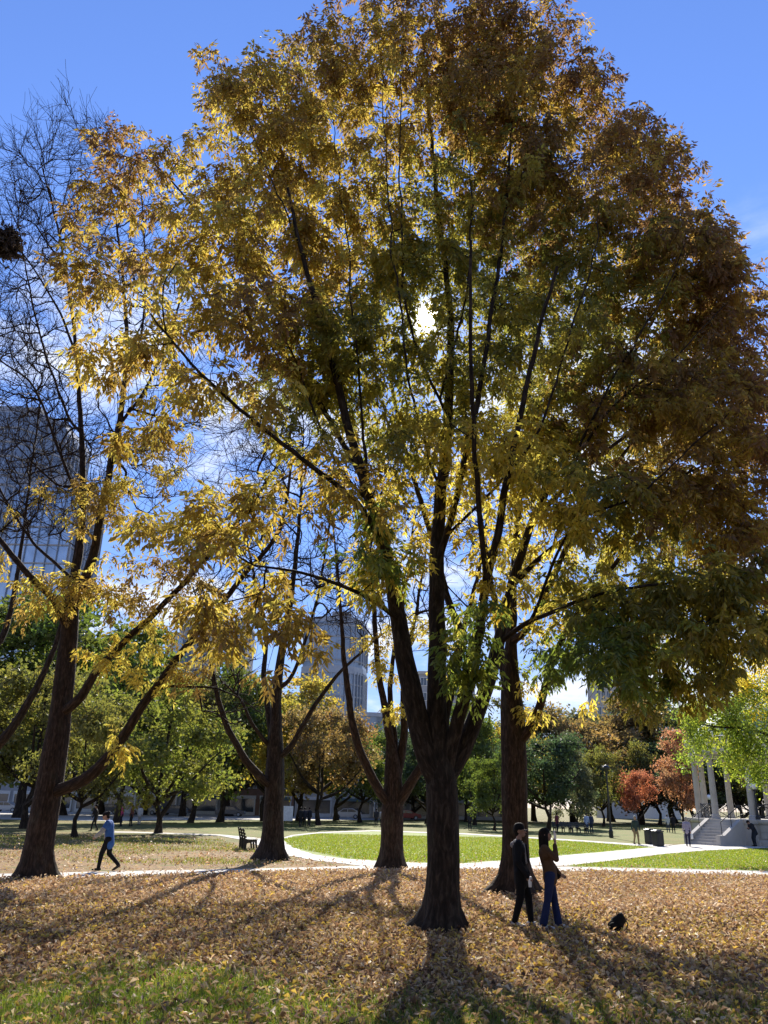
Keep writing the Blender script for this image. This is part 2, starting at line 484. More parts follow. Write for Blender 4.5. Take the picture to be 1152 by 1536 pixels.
def litter(n, y0, y1, seed, size, pal, beyond=False, lift=0.03):
    rg = np.random.default_rng(seed)
    y = y0 + (y1 - y0) * rg.uniform(0, 1, n * 2) ** 1.0
    x = rg.uniform(-1, 1, n * 2) * (y * 0.56 + 2.5)
    keep = (rg.uniform(0, 1, n * 2) < 0.84 - 0.62 * np.clip(green_patch(x, y), -0.5, 1.0)) & (rg.uniform(0, 1, n * 2) < np.clip((y0 + 14) / (y + 6), 0, 1))
    keep &= rg.uniform(0, 1, n * 2) < 0.72 + 0.55 * fnoise(x, y, 9, 1.7)   # drifts and thin places
    if not beyond: keep &= (y < pathdist(x, y) - 0.05) | (rg.uniform(0, 1, n * 2) < 0.05)
    x = x[keep][:n]; y = y[keep][:n]; n = len(x)
    a = rg.uniform(0, 2 * PI, n); tilt = rg.normal(0, 0.30, (n, 2))
    d = np.stack([np.cos(a), np.sin(a), tilt[:, 0]], 1); d = unit(d)
    s_ = np.stack([-np.sin(a), np.cos(a), tilt[:, 1]], 1); s_ = unit(s_)
    L_ = size * rg.uniform(0.45, 1.0, (n, 1)) ** 1.3 * 1.5; W_ = L_ * rg.uniform(0.34, 0.55, (n, 1))
    z = 0.012 + np.abs(rg.normal(0, lift, n)) + L_[:, 0] * 0.5 * np.abs(tilt[:, 0])
    c = np.stack([x, y, z], 1)
    up = np.array([0, 0, 1.0]) * rg.normal(0.02, 0.02, (n, 1))
    V = np.stack([c - d * L_ / 2, c + s_ * W_ / 2 + up, c + d * L_ / 2 + up * rg.uniform(-1, 1.5, (n, 1)), c - s_ * W_ / 2 + up], 1).reshape(-1, 3)
    i = np.arange(n)[:, None] * 4
    F = np.stack([i + np.array([[0, 1, 2]]), i + np.array([[0, 2, 3]])], 1).reshape(-1, 3)
    pc = np.array(pal); C = pc[rg.integers(0, len(pc), n)] * rg.uniform(0.75, 1.25, (n, 1))
    return mesh_np('fallen_leaves', V, F, [M_LITTER], col=np.repeat(C, 2, 0))


LP = [(0.50, 0.33, 0.18), (0.58, 0.41, 0.24), (0.35, 0.205, 0.105), (0.64, 0.49, 0.31), (0.50, 0.335, 0.18), (0.40, 0.23, 0.115), (0.66, 0.48, 0.10), (0.15, 0.085, 0.045), (0.60, 0.43, 0.15), (0.25, 0.145, 0.075)]
LPN = [(0.44, 0.29, 0.16), (0.52, 0.37, 0.21), (0.30, 0.18, 0.09), (0.58, 0.45, 0.28), (0.66, 0.48, 0.09), (0.60, 0.42, 0.08), (0.36, 0.30, 0.08), (0.14, 0.08, 0.045), (0.22, 0.13, 0.07), (0.46, 0.31, 0.12), (0.10, 0.06, 0.04)]
tag(link('fallen_leaves', litter(105000, 6.0, 19.0, 41, 0.085, LPN + LP)), 'brown and yellow fallen leaves covering the near ground', 'leaves', kind='stuff')
tag(link('fallen_leaves', litter(85000, 18.5, 34.0, 42, 0.098, LP[:6] + LP[:4] + [LP[6]])), 'tan fallen leaves spread up to the first path', 'leaves', kind='stuff')
def litter_left():
    me = litter(10000, 30.0, 52.0, 43, 0.12, LP[:6], True)
    return me
_me = litter_left()
# only left of the lawn
_co = np.zeros(len(_me.vertices) * 3, dtype=np.float32); _me.vertices.foreach_get('co', _co); _co = _co.reshape(-1, 4, 3)
lim = np.interp(_co[:, 0, 1], [30, 36, 44, 52], [gnd(560, 1300)[0], gnd(430, 1285)[0], gnd(372, 1265)[0], gnd(330, 1258)[0]])
_keep = (_co[:, 0, 0] < lim - 0.3)
_c = np.zeros(len(_me.polygons) * 4, dtype=np.float32); _me.attributes['col'].data.foreach_get('color', _c); _c = _c.reshape(-1, 2, 4)[_keep][:, :, :3].reshape(-1, 3)
_V = _co[_keep].reshape(-1, 3); _i = np.arange(_keep.sum())[:, None] * 4
_F = np.stack([_i + np.array([[0, 1, 2]]), _i + np.array([[0, 2, 3]])], 1).reshape(-1, 3)
bpy.data.meshes.remove(_me)
tag(link('fallen_leaves', mesh_np('fallen_leaves', _V, _F, [M_LITTER], col=_c)), 'thin scatter of leaves on the worn turf left of the lawn', 'leaves', kind='stuff')


def blades(name, n, y0, y1, seed, h, wd, pal, mask, label):
    rg = np.random.default_rng(seed)
    y = rg.uniform(y0, y1, n * 3); x = rg.uniform(-1, 1, n * 3) * (y * 0.56 + 2.0)
    k = mask(x, y, rg)
    x = x[k][:n]; y = y[k][:n]; n = len(x)
    a = rg.uniform(0, 2 * PI, n); H = h * rg.uniform(0.5, 1.3, n); lean = rg.uniform(0.1, 0.8, n); b = rg.uniform(0, 2 * PI, n)
    wv = np.stack([np.cos(a), np.sin(a), np.zeros(n)], 1) * wd / 2
    p = np.stack([x, y, np.zeros(n)], 1)
    mid = p + np.stack([np.cos(b) * lean * H * .3, np.sin(b) * lean * H * .3, H * .6], 1)
    tip = p + np.stack([np.cos(b) * lean * H, np.sin(b) * lean * H, H * (1 - .25 * lean)], 1)
    V = np.stack([p - wv, p + wv, mid + wv * .7, mid - wv * .7, tip], 1).reshape(-1, 3)
    i = np.arange(n)[:, None] * 5
    F = np.stack([i + np.array([[0, 1, 2]]), i + np.array([[0, 2, 3]]), i + np.array([[3, 2, 4]])], 1).reshape(-1, 3)
    pc = np.array(pal); C = pc[rg.integers(0, len(pc), n)] * rg.uniform(0.7, 1.3, (n, 1))
    return tag(link(name, mesh_np(name, V, F, [M_BLADE], col=np.repeat(C, 3, 0))), label, 'grass', kind='stuff')


GP = [(0.10, 0.17, 0.02), (0.15, 0.22, 0.03), (0.20, 0.25, 0.04), (0.09, 0.13, 0.02), (0.28, 0.25, 0.07)]
blades('grass', 100000, 6.5, 15.0, 51, 0.10, 0.008, GP, lambda x, y, r: green_patch(x, y) > r.normal(0.62, 0.22, len(x)), 'green grass blades showing through the leaves nearest the camera')
LG = [(0.17, 0.23, 0.022), (0.23, 0.29, 0.035), (0.28, 0.31, 0.05), (0.13, 0.19, 0.02), (0.30, 0.27, 0.07)]


def lawn_mask(x, y, r):
    from mathutils.geometry import intersect_point_line
    polys = [[(424, 1258.5), (440, 1272), (520, 1288), (600, 1293), (690, 1295), (760, 1290), (830, 1284), (900, 1278), (975, 1271), (880, 1263.5), (760, 1256), (694, 1252.5), (560, 1247.5), (480, 1250)],
             [(855, 1298.6), (920, 1291.5), (1000, 1281.5), (1060, 1276.5), (1152, 1272.5), (1260, 1270.5), (1300, 1311), (1152, 1306), (1000, 1302.5), (870, 1300)]]
    ok = np.zeros(len(x), dtype=bool)
    for pp in polys:
        P = np.array([gnd(*q)[:2] for q in pp]); ins = np.zeros(len(x), dtype=bool)
        for (x1, y1), (x2, y2) in zip(P, np.roll(P, -1, 0)):
            c = ((y1 > y) != (y2 > y)) & (x < (x2 - x1) * (y - y1) / (y2 - y1 + 1e-12) + x1); ins ^= c
        ok |= ins
    return ok


blades('grass', 90000, 28.0, 62.0, 52, 0.07, 0.03, LG, lawn_mask, 'short bright green grass of the sunlit lawn between the paths')


blades('grass', 26000, 30.0, 50.0, 53, 0.09, 0.03, [(0.16, 0.19, 0.03), (0.22, 0.22, 0.05), (0.12, 0.15, 0.025), (0.26, 0.22, 0.07)], lambda x, y, r: (x < np.interp(y, [30, 36, 44, 52], [gnd(560, 1300)[0], gnd(430, 1285)[0], gnd(372, 1265)[0], gnd(330, 1258)[0]]) - .4) & (y > pathdist(x, y) + 2.6) & (fnoise(x, y, 12, .8) + (y - 40) * .05 > r.normal(-.05, .25, len(x))), 'worn grass between the leaves left of the lawn')


def lawn_leaves():
    rg = np.random.default_rng(61)
    y = rg.uniform(26, 64, 9000); x = rg.uniform(-14, 32, 9000)
    k = lawn_mask(x, y, rg) & (rg.uniform(0, 1, 9000) < np.clip(1.1 - (y - 28) / 14, .12, 1))
    x = x[k]; y = y[k]; n = len(x); a = rg.uniform(0, 6.28, n)
    d = unit(np.stack([np.cos(a), np.sin(a), rg.normal(0, .35, n)], 1)); s_ = unit(np.stack([-np.sin(a), np.cos(a), rg.normal(0, .35, n)], 1))
    c = np.stack([x, y, rg.uniform(.05, .085, n)], 1); l = .11 * rg.uniform(.7, 1.3, (n, 1))
    V = np.stack([c - d * l / 2, c + s_ * l * .25, c + d * l / 2, c - s_ * l * .25], 1).reshape(-1, 3); i = np.arange(n)[:, None] * 4
    F = np.stack([i + np.array([[0, 1, 2]]), i + np.array([[0, 2, 3]])], 1).reshape(-1, 3)
    C = np.array(LP)[rg.integers(0, len(LP), n)]
    tag(link('fallen_leaves', mesh_np('fallen_leaves', V, F, [M_LITTER], col=np.repeat(C, 2, 0))), 'few leaves scattered on the bright green lawn', 'leaves', kind='stuff')


def fallen_twigs():
    rg = np.random.default_rng(71); m = MB()
    for k in range(170):
        y = rg.uniform(7, 28); x = rg.uniform(-1, 1) * (y * .52 + 1); a = rg.uniform(0, 6.28); l = rg.uniform(.12, .45)
        p = np.array([x, y, rg.uniform(.03, .06)]); d = np.array([math.cos(a), math.sin(a), rg.normal(0, .12)])
        q = p + d * l * .5 + np.array([0, 0, rg.normal(0, .015)]); e = q + unit(d + rg.normal(0, .35, 3) * np.array([1, 1, .3])) * l * .5
        m.tube(p, q, .007, .005, 5); m.tube(q, e, .005, .003, 5)
    tag(m.build('twigs', M_BARK, None, kind='stuff'), 'small dead twigs lying among the fallen leaves', 'twigs')


fallen_twigs()


lawn_leaves()

# ------------------------------------------------------------------ trees
def catmull(P, step):
    P = np.asarray(P, dtype=float)
    if len(P) < 3:
        n = max(2, int(np.linalg.norm(P[-1] - P[0]) / step) + 1)
        t = np.linspace(0, 1, n)[:, None]
        return P[0] * (1 - t) + P[-1] * t, t[:, 0]
    E = np.vstack([2 * P[0] - P[1], P, 2 * P[-1] - P[-2]])
    out, ts = [], []
    m = len(P) - 1
    for i in range(m):
        p0, p1, p2, p3 = E[i:i + 4]
        n = max(1, int(np.linalg.norm(p2 - p1) / step))
        for k in range(n):
            t = k / n
            out.append(0.5 * (2 * p1 + (p2 - p0) * t + (2 * p0 - 5 * p1 + 4 * p2 - p3) * t * t + (3 * p1 - p0 - 3 * p2 + p3) * t ** 3))
            ts.append((i + t) / m)
    out.append(P[-1]); ts.append(1.0)
    return np.array(out), np.array(ts)


class Tree:
    def __init__(s, seed, tip=0.006, expo=2.4, cap=60000):
        s.rng = np.random.default_rng(seed)
        s.P = np.zeros((cap, 3)); s.D = np.zeros((cap, 3)); s.par = np.full(cap, -1, dtype=np.int64)
        s.fix = np.zeros(cap); s.chain = np.full(cap, -1, dtype=np.int64); s.n = 0; s.nch = 0
        s.tip = tip; s.expo = expo

    def _add(s, pts, parent, radii=None, chain=-1):
        ids = []
        for i, p in enumerate(pts):
            k = s.n; s.n += 1
            s.P[k] = p; s.par[k] = parent; s.chain[k] = chain
            if parent >= 0: s.D[k] = unit(p - s.P[parent])
            else: s.D[k] = (0, 0, 1)
            if radii is not None: s.fix[k] = radii[i]
            parent = k; ids.append(k)
        return ids

    def limb(s, pts, r0, r1, parent=None, step=0.22, jit=0.012, pw=1.0, rs=None):
        """an explicit trunk or limb through world points; parent: a node id to spring from"""
        pts = [np.asarray(p, dtype=float) for p in pts]
        if parent is not None: pts = [s.P[parent]] + pts
        Q, t = catmull(pts, step)
        r = r0 + (r1 - r0) * t ** pw if rs is None else np.interp(t, np.linspace(0, 1, len(rs)), rs)
        nz = s.rng.normal(0, 1, Q.shape) * jit
        nz = (nz + np.roll(nz, 1, 0) + np.roll(nz, -1, 0)) / 1.7
        nz[0] = 0
        Q = Q + nz
        c = s.nch; s.nch += 1
        if parent is not None: Q = Q[1:]; r = r[1:]
        return s._add(Q, -1 if parent is None else parent, r, c)

    def near(s, p, ids=None):
        if ids is None: d = np.linalg.norm(s.P[:s.n] - p, axis=1); return int(np.argmin(d))
        ids = np.asarray(ids); return int(ids[np.argmin(np.linalg.norm(s.P[ids] - p, axis=1))])

    def grow(s, targets, step=0.3, minz=None, back=0.5, bend=0.35, jit=0.02, avoid_r=1e9, lift=0.0):
        T = np.asarray(targets, dtype=float)
        n0 = s.n
        dist = np.array([np.min(np.linalg.norm(s.P[:n0] - t, axis=1)) for t in T])
        order = np.argsort(dist)
        ends = np.full(len(T), -1, dtype=np.int64)
        for o in order:
            t = T[o]
            v = t - s.P[:s.n]; d = np.linalg.norm(v, axis=1) + 1e-6
            cosa = np.einsum('ij,ij->i', v, s.D[:s.n]) / d
            cost = d * (1 + back * (1 - cosa)) + (s.fix[:s.n] > avoid_r) * 3.0
            if minz is not None: cost = cost + (s.P[:s.n, 2] < minz) * 50
            k = int(np.argmin(cost))
            p0 = s.P[k]; dd = d[k]
            m = max(2, int(dd / step) + 1)
            tg = unit(s.D[k] * 0.55 + unit(t - p0) + np.array([0, 0, lift]))
            c1 = p0 + tg * dd * bend
            u = np.linspace(0, 1, m + 1)[1:, None]
            Q = p0 * (1 - u) ** 2 + 2 * c1 * u * (1 - u) + t * u ** 2
            Q = Q + s.rng.normal(0, 1, Q.shape) * jit * min(1.0, dd) * (u * (1.2 - u))
            ids = s._add(Q, k)
            ends[o] = ids[-1]
        return ends

    def fork_tips(s, ends, n=2, ln=(0.25, 0.55), spread=0.5, up=0.25, seg=2):
        """short straight twigs at the branch ends and along them"""
        rg = s.rng
        new = []
        for e in ends:
            for k in range(n):
                b = e
                for _ in range(rg.integers(0, 3)):
                    if s.par[b] >= 0 and s.fix[s.par[b]] == 0: b = s.par[b]
                d = unit(s.D[b] + rg.normal(0, spread, 3) + np.array([0, 0, up]))
                l = rg.uniform(*ln)
                pts = [s.P[b] + d * l * (i + 1) / seg + rg.normal(0, 0.015, 3) for i in range(seg)]
                new.append(s._add(pts, b)[-1])
        return new

    def radii(s):
        n = s.n
        a = np.zeros(n)
        par = s.par
        nch = np.bincount(par[:n][par[:n] >= 0], minlength=n)
        a[nch == 0] = s.tip ** s.expo
        for i in range(n - 1, 0, -1):
            p = par[i]
            if p >= 0: a[p] += a[i]
        r = a ** (1 / s.expo)
        out = np.zeros(n)
        for i in range(n):
            if s.fix[i] > 0: out[i] = s.fix[i]
            else:
                p = par[i]
                out[i] = min(r[i], out[p] * 0.92) if p >= 0 else r[i]
        s.r = out
        return out

    def chains(s):
        n = s.n; r = s.r
        main = np.full(n, -1, dtype=np.int64)
        for i in range(n):
            p = s.par[i]
            if p < 0: continue
            same = s.chain[i] >= 0 and s.chain[i] == s.chain[p]
            if s.chain[p] >= 0 and not same: continue
            m = main[p]
            if m < 0 or same or r[i] > r[m]: main[p] = i
        out = []
        for i in range(n):
            p = s.par[i]
            if p >= 0 and main[p] == i: continue
            c = [i]
            while main[c[-1]] >= 0: c.append(main[c[-1]])
            out.append((p, c))
        return out

    def geom(s, flare=None, ridge=0.05):
        """returns {chain id (>=0 explicit, -1 grown): (V, F, attr)}"""
        rad = s.radii()
        acc = {}
        for p, c in s.chains():
            idx = np.array(c)
            pts = s.P[idx]; rr = rad[idx]
            key = int(s.chain[c[0]])
            if p >= 0:
                pts = np.vstack([s.P[p], pts]); rr = np.concatenate([[min(rad[p] * 0.9, rr[0] * 1.15)], rr])
            if len(pts) < 2: continue
            rmax = rr.max()
            k = 26 if rmax > 0.2 else 16 if rmax > 0.09 else 8 if rmax > 0.035 else 5 if rmax > 0.014 else 3
            T = unit(np.gradient(pts, axis=0))
            ref = np.array([1.0, 0.13, 0.0]) if abs(T[len(T) // 2][0]) < 0.85 else np.array([0.0, 1.0, 0.1])
            Nn = unit(ref - (T @ ref)[:, None] * T); B = np.cross(T, Nn)
            ang = np.arange(k) / k * 2 * PI
            R_ = np.repeat(rr[:, None], k, 1)
            sl = np.concatenate([[0], np.cumsum(np.linalg.norm(np.diff(pts, axis=0), axis=1))])
            if k >= 16 and ridge > 0:
                ph = s.rng.uniform(0, 6.28, 5)
                w = (np.sin(ang * 5 + ph[0])[None] * 0.5 + np.sin(ang[None] * 9 + ph[1] + 0.8 * np.sin(sl * 1.7)[:, None]) * 0.35
                     + np.sin(ang[None] * 2 + ph[2] + sl[:, None] * 0.5) * 0.7 + np.sin(sl * 3.1 + ph[3])[:, None] * 0.3)
                R_ = R_ * (1 + ridge * w)
            if flare is not None and key == 0 and p < 0:
                fh, fa, nl, ph = flare
                e = np.exp(-np.maximum(pts[:, 2], 0) / fh)[:, None]
                lob = 0.55 + 0.45 * np.sin(ang * nl + ph)[None] + 0.2 * np.sin(ang * (nl + 2) + 2 * ph)[None]
                R_ = R_ * (1 + fa * e * (0.12 + np.maximum(lob, 0.0) ** 1.6))
            V = pts[:, None, :] + R_[..., None] * (np.cos(ang)[None, :, None] * Nn[:, None, :] + np.sin(ang)[None, :, None] * B[:, None, :])
            A = np.stack([np.cos(ang)[None] * rr[:, None], np.sin(ang)[None] * rr[:, None], np.repeat(sl[:, None], k, 1)], -1)
            m = len(pts)
            i0 = (np.arange(m - 1)[:, None] * k + np.arange(k)[None]).ravel()
            i1 = (np.arange(m - 1)[:, None] * k + (np.arange(k)[None] + 1) % k).ravel()
            F = np.stack([i0, i1, i1 + k, i0 + k], 1)
            a = acc.setdefault(key, [[], [], [], 0])
            a[0].append(V.reshape(-1, 3)); a[1].append(F + a[3]); a[2].append(A.reshape(-1, 3)); a[3] += m * k
        return {k: (np.concatenate(a[0]), np.concatenate(a[1]), np.concatenate(a[2])) for k, a in acc.items()}


def ash_leaves(P, D, C, rng, per=7, ll=0.30, leaflet=0.165, width=0.056, droop=0.6, jitter=0.22, spread=0.8):
    """feathered compound leaves, seven leaflets each, at branch ends P heading D, colours C"""
    n = len(P)
    P = np.repeat(P, per, 0); D = np.repeat(D, per, 0); C = np.repeat(C, per, 0)
    N_ = len(P)
    base = P - D * rng.uniform(0, 0.38, (N_, 1)) + rng.normal(0, 0.05, (N_, 3))
    d = unit(D * 0.55 + rng.normal(0, spread, (N_, 3)) + np.array([0, 0, -droop]))
    ln = ll * rng.uniform(0.7, 1.25, (N_, 1))
    side = unit(np.cross(d, np.array([0.0, 0, 1.0]) + rng.normal(0, 0.35, (N_, 3))))
    ts = np.array([0.38, 0.38, 0.65, 0.65, 0.9, 0.9, 1.0]); sg = np.array([1, -1, 1, -1, 1, -1, 0.0])
    M = len(ts)
    b = base[:, None] + d[:, None] * ln[:, None] * ts[None, :, None] + np.array([0, 0, -1.0]) * (0.22 * ln[:, None] * ts[None, :, None] ** 2)
    ld = unit(d[:, None] * 0.6 + side[:, None] * sg[None, :, None] * 0.85 + np.array([0, 0, -droop * 1.1]) + rng.normal(0, 0.22, (N_, M, 3)))
    L_ = leaflet * rng.uniform(0.75, 1.2, (N_, M, 1)); W_ = width * rng.uniform(0.8, 1.2, (N_, M, 1))
    nr = unit(np.cross(ld, rng.normal(0, 1, (N_, M, 3))))
    fold = unit(np.cross(nr, ld)) * (W_ * 0.22)
    mid = b + ld * L_ * 0.45
    w_ = b - CAMP; cs = np.sum(w_ * sv, -1) / (np.linalg.norm(w_, axis=-1) + 1e-9)
    clear = cs > math.cos(R(0.5))
    V = np.stack([b, mid + nr * W_ / 2 + fold, b + ld * L_, mid - nr * W_ / 2 + fold], 2)
    V = V.reshape(-1, 4, 3)[~clear.ravel()]
    q = len(V)
    i = np.arange(q)[:, None] * 4
    F = np.stack([i + np.array([[0, 1, 2]]), i + np.array([[0, 2, 3]])], 1).reshape(-1, 3)
    cc = np.repeat(C, M, 0)[~clear.ravel()] * rng.uniform(1 - jitter, 1 + jitter, (q, 1)) * rng.uniform(0.93, 1.07, (q, 3))
    return V.reshape(-1, 3), F, np.repeat(cc, 2, 0)


PAL = {
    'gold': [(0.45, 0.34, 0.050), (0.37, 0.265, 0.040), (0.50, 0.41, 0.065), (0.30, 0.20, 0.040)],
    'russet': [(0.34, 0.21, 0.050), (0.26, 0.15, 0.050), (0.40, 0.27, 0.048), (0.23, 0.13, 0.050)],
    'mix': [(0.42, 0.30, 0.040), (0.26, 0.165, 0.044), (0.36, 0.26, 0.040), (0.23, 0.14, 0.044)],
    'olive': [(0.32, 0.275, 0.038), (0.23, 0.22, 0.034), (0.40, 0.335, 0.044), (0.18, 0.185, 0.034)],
    'green': [(0.14, 0.20, 0.03), (0.19, 0.24, 0.03), (0.25, 0.28, 0.035), (0.11, 0.16, 0.03)],
    'yellow': [(0.58, 0.47, 0.06), (0.50, 0.38, 0.045), (0.62, 0.53, 0.08), (0.44, 0.36, 0.05)],
}


def blob_points(blobs, rng):
    """points scattered through ellipsoids given as (x, y, rx, ry) in photo pixels, distance, half depth, count, palette"""
    P, C = [], []
    for (x, y, rx, ry, d, rd, n, pal) in blobs:
        if n >= 85: rd = rd * 0.6
        if x > 780 and n >= 85: n = int(n * .85)
        if x < 420 and y < 650 and n < 120: n = int(n * .8)
        if n < 50 and x < 480 and y > 250: n = max(4, int(n * .72))
        if n < 50: rx, ry, rd = rx * 1.35, ry * 1.35, rd * 1.4
        u = rng.normal(0, 1, (n, 3)); u = unit(u) * (rng.uniform(0, 1, (n, 1)) ** (1 / 2.4)) * (1 + 0.25 * (rng.uniform(0, 1, (n, 1)) < 0.12))
        c = at(x, y, d); sc = np.linalg.norm(c - CAMP) / math.hypot(FPX, math.hypot(x - 576, y - 768))
        v = unit(c - CAMP); rt = CR; up = unit(np.cross(rt, v))
        pts = c + u[:, :1] * rx * sc * rt + u[:, 1:2] * ry * sc * up + u[:, 2:] * rd * v
        pc = np.array(PAL[pal])
        P.append(pts); C.append(pc[rng.integers(0, len(pc), n)])
    P = np.concatenate(P); C = np.concatenate(C)
    # boughs are never smooth clouds: push the points about and open gaps between tufts
    ph = rng.uniform(0, 6.28, (3, 3, 4))
    W = np.zeros_like(P); G = np.zeros(len(P))
    for k in range(3):
        f = (1.5, 2.6, 4.2)[k]
        for a in range(3): W[:, a] += (0.42, 0.25, 0.14)[k] * np.sin(P[:, (a + 1) % 3] * f + ph[k, a, 0]) * np.cos(P[:, (a + 2) % 3] * f * .8 + ph[k, a, 1])
        G += np.sin(P[:, 0] * f + ph[k, 0, 2]) * np.sin(P[:, 1] * f * .7 + ph[k, 1, 2]) * np.sin(P[:, 2] * f * 1.1 + ph[k, 2, 2]) * (1, .7, .5)[k]
    P = P + W
    gap = G > -0.85
    P = P[gap]; C = C[gap]
    # keep a small gap where the sun looks through
    w = P - CAMP; t = w @ sv; off = np.linalg.norm(w - t[:, None] * sv, axis=1)
    ok = (off > 0.24) & (P[:, 2] > 1.0)
    return P[ok], C[ok]


def plant(name, label, cat, tree, base, bark_mat, leaf=None, group=None, flare=None, limb_parts=True, leaf_m=None):
    """a tree thing: trunk, each big limb, fine branches and the crown of leaves"""
    root = thing(name, label, cat, base, 0, group)
    b = np.asarray(base, dtype=float)
    g = tree.geom(flare)
    for k in sorted(g):
        V, F, A = g[k]
        nm = 'trunk' if k == 0 else 'limb' if k > 0 else 'branches'
        me = mesh_np(nm, V - b, F, [bark_mat], smooth=True, attr=A)
        link(nm, me, root, kind='stuff' if k < 0 else None)
    if leaf is not None:
        V, F, C = leaf
        me = mesh_np('crown', V - b, F, [leaf_m or M_LEAF], col=C)
        link('crown', me, root, kind='stuff')
    return root


def px(lst): return [at(*p) for p in lst]


def base_of(x, y):
    p = gnd(x, y); p[2] = -0.05
    return p


def dist_of(x, y): return gnd(x, y)[1]


# ---- the big ash in front
def build_main_ash():
    T = Tree(11, tip=0.0062)
    b = base_of(662, 1397); d = b[1]
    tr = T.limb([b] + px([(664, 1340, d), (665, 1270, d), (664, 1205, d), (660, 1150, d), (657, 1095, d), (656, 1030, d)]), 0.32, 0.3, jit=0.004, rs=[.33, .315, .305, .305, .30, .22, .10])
    nz = lambda y: T.near(at(661, y, d), tr)
    top = nz(1165)
    L1 = T.limb(px([(638, 1125, d - .1), (610, 1010, d - .2), (597, 930, d - .3), (584, 850, d - .4), (560, 770, d - .6), (525, 650, d - 1), (492, 520, d - 1.4), (458, 400, d - 1.7), (430, 280, d - 1.9)]), 0.255, 0.03, nz(1190), pw=.8)
    L2 = T.limb(px([(655, 1090, d), (655, 980, d + .1), (655, 850, d + .2), (662, 740, d + .3), (672, 600, d + .3), (675, 470, d + .3), (655, 300, d + .4), (635, 60, d + .6)]), 0.25, 0.035, top, pw=.8)
    L3 = T.limb(px([(694, 1125, d + .2), (726, 1040, d + .5), (748, 965, d + .8), (768, 880, d + 1.1), (800, 780, d + 1.4), (850, 680, d + 1.8), (920, 580, d + 2.2), (985, 470, d + 2.6)]), 0.215, 0.03, nz(1190), pw=.8)
    L4 = T.limb(px([(688, 1080, d - .2), (702, 1000, d - .4), (718, 930, d - .6), (740, 830, d - 1.1), (765, 700, d - 1.7), (800, 540, d - 2.2), (835, 400, d - 2.6)]), 0.155, 0.028, top)
    L5 = T.limb(px([(668, 1080, d + .4), (690, 960, d + .9), (672, 900, d + 1.2), (640, 780, d + 1.8), (600, 640, d + 2.6), (565, 430, d + 3.2), (548, 240, d + 3.7)]), 0.11, 0.028, top)
    L6 = T.limb(px([(706, 1020, d - .5), (728, 880, d - 1.0), (716, 740, d - 2.0), (708, 560, d - 3.0), (705, 360, d - 3.6)]), 0.085, 0.025, L4[4])
    # forks of the left limb
    a = T.near(at(596, 925, d - .3), L1)
    T.limb(px([(560, 900, d - 1.2), (500, 872, d - 2.2), (440, 858, d - 3.0), (380, 845, d - 3.6)]), 0.05, 0.016, a)
    a = T.near(at(578, 820, d - .4), L1)
    T.limb(px([(540, 760, d - 1.5), (470, 700, d - 2.6), (390, 640, d - 3.4), (300, 560, d - 4), (225, 470, d - 4.2)]), 0.065, 0.016, a)
    a = T.near(at(545, 720, d - .7), L1)
    T.limb(px([(490, 620, d - .6), (420, 520, d - .4), (340, 400, d), (290, 310, d + .2), (215, 230, d + .3)]), 0.07, 0.016, a)
    a = T.near(at(525, 650, d - 1), L1)
    T.limb(px([(500, 540, d + .2), (470, 400, d + .8), (400, 240, d + 1.2), (330, 140, d + 1.4)]), 0.06, 0.016, a)
    a = T.near(at(768, 880, d + 1.1), L3)
    T.limb(px([(830, 820, d + .6), (910, 770, d), (990, 730, d - .6), (1070, 690, d - 1)]), 0.07, 0.016, a)
    a = T.near(at(748, 965, d + .8), L3)
    T.limb(px([(800, 930, d + .2), (870, 900, d - .6), (950, 880, d - 1.4), (1040, 870, d - 2)]), 0.06, 0.016, a)
    a = T.near(at(800, 780, d + 1.4), L3)
    T.limb(px([(880, 700, d + 2.4), (960, 640, d + 3), (1060, 580, d + 3.4), (1110, 520, d + 3.6)]), 0.07, 0.016, a)
    a = T.near(at(655, 850, d + .2), L2)
    T.limb(px([(690, 720, d - .6), (730, 520, d - 1), (760, 300, d - .6), (770, 120, d)]), 0.08, 0.02, a)
    for p0, pts in (((560, 770), [(545, 640, -1.9), (530, 480, -2.4), (515, 320, -2.4), (500, 180, -2.2)]), ((657, 740), [(620, 600, -1.6), (595, 430, -2.2), (580, 260, -2.3), (572, 90, -2.2)]),
                    ((650, 620), [(612, 480, -1.6), (603, 330, -2.0), (600, 170, -2.1), (604, 40, -2)]), ((525, 650), [(490, 500, -2.2), (445, 360, -2.5), (400, 250, -2.4), (360, 150, -2.2)]),
                    ((672, 600), [(700, 430, -1.5), (705, 280, -1.9), (690, 130, -2)]), ((740, 830), [(800, 660, -2.4), (850, 520, -2.7), (890, 390, -2.6), (900, 300, -2.4)]),
                    ((800, 780), [(880, 650, -1.2), (950, 520, -2.0), (1000, 430, -2.2), (1030, 360, -2)]), ((850, 680), [(940, 590, -1.6), (1020, 530, -2.0), (1090, 450, -2)]),
                    ((768, 880), [(860, 790, -1.6), (960, 740, -2.4), (1060, 650, -2.6), (1120, 600, -2.4)]), ((560, 770), [(500, 690, -2), (450, 560, -2.6), (400, 440, -2.7), (330, 330, -2.6)])):
        k = T.near(at(p0[0], p0[1], d))
        T.limb(px([(x, y, d + z * .6) for x, y, z in pts]), 0.034, 0.009, k, jit=.02)
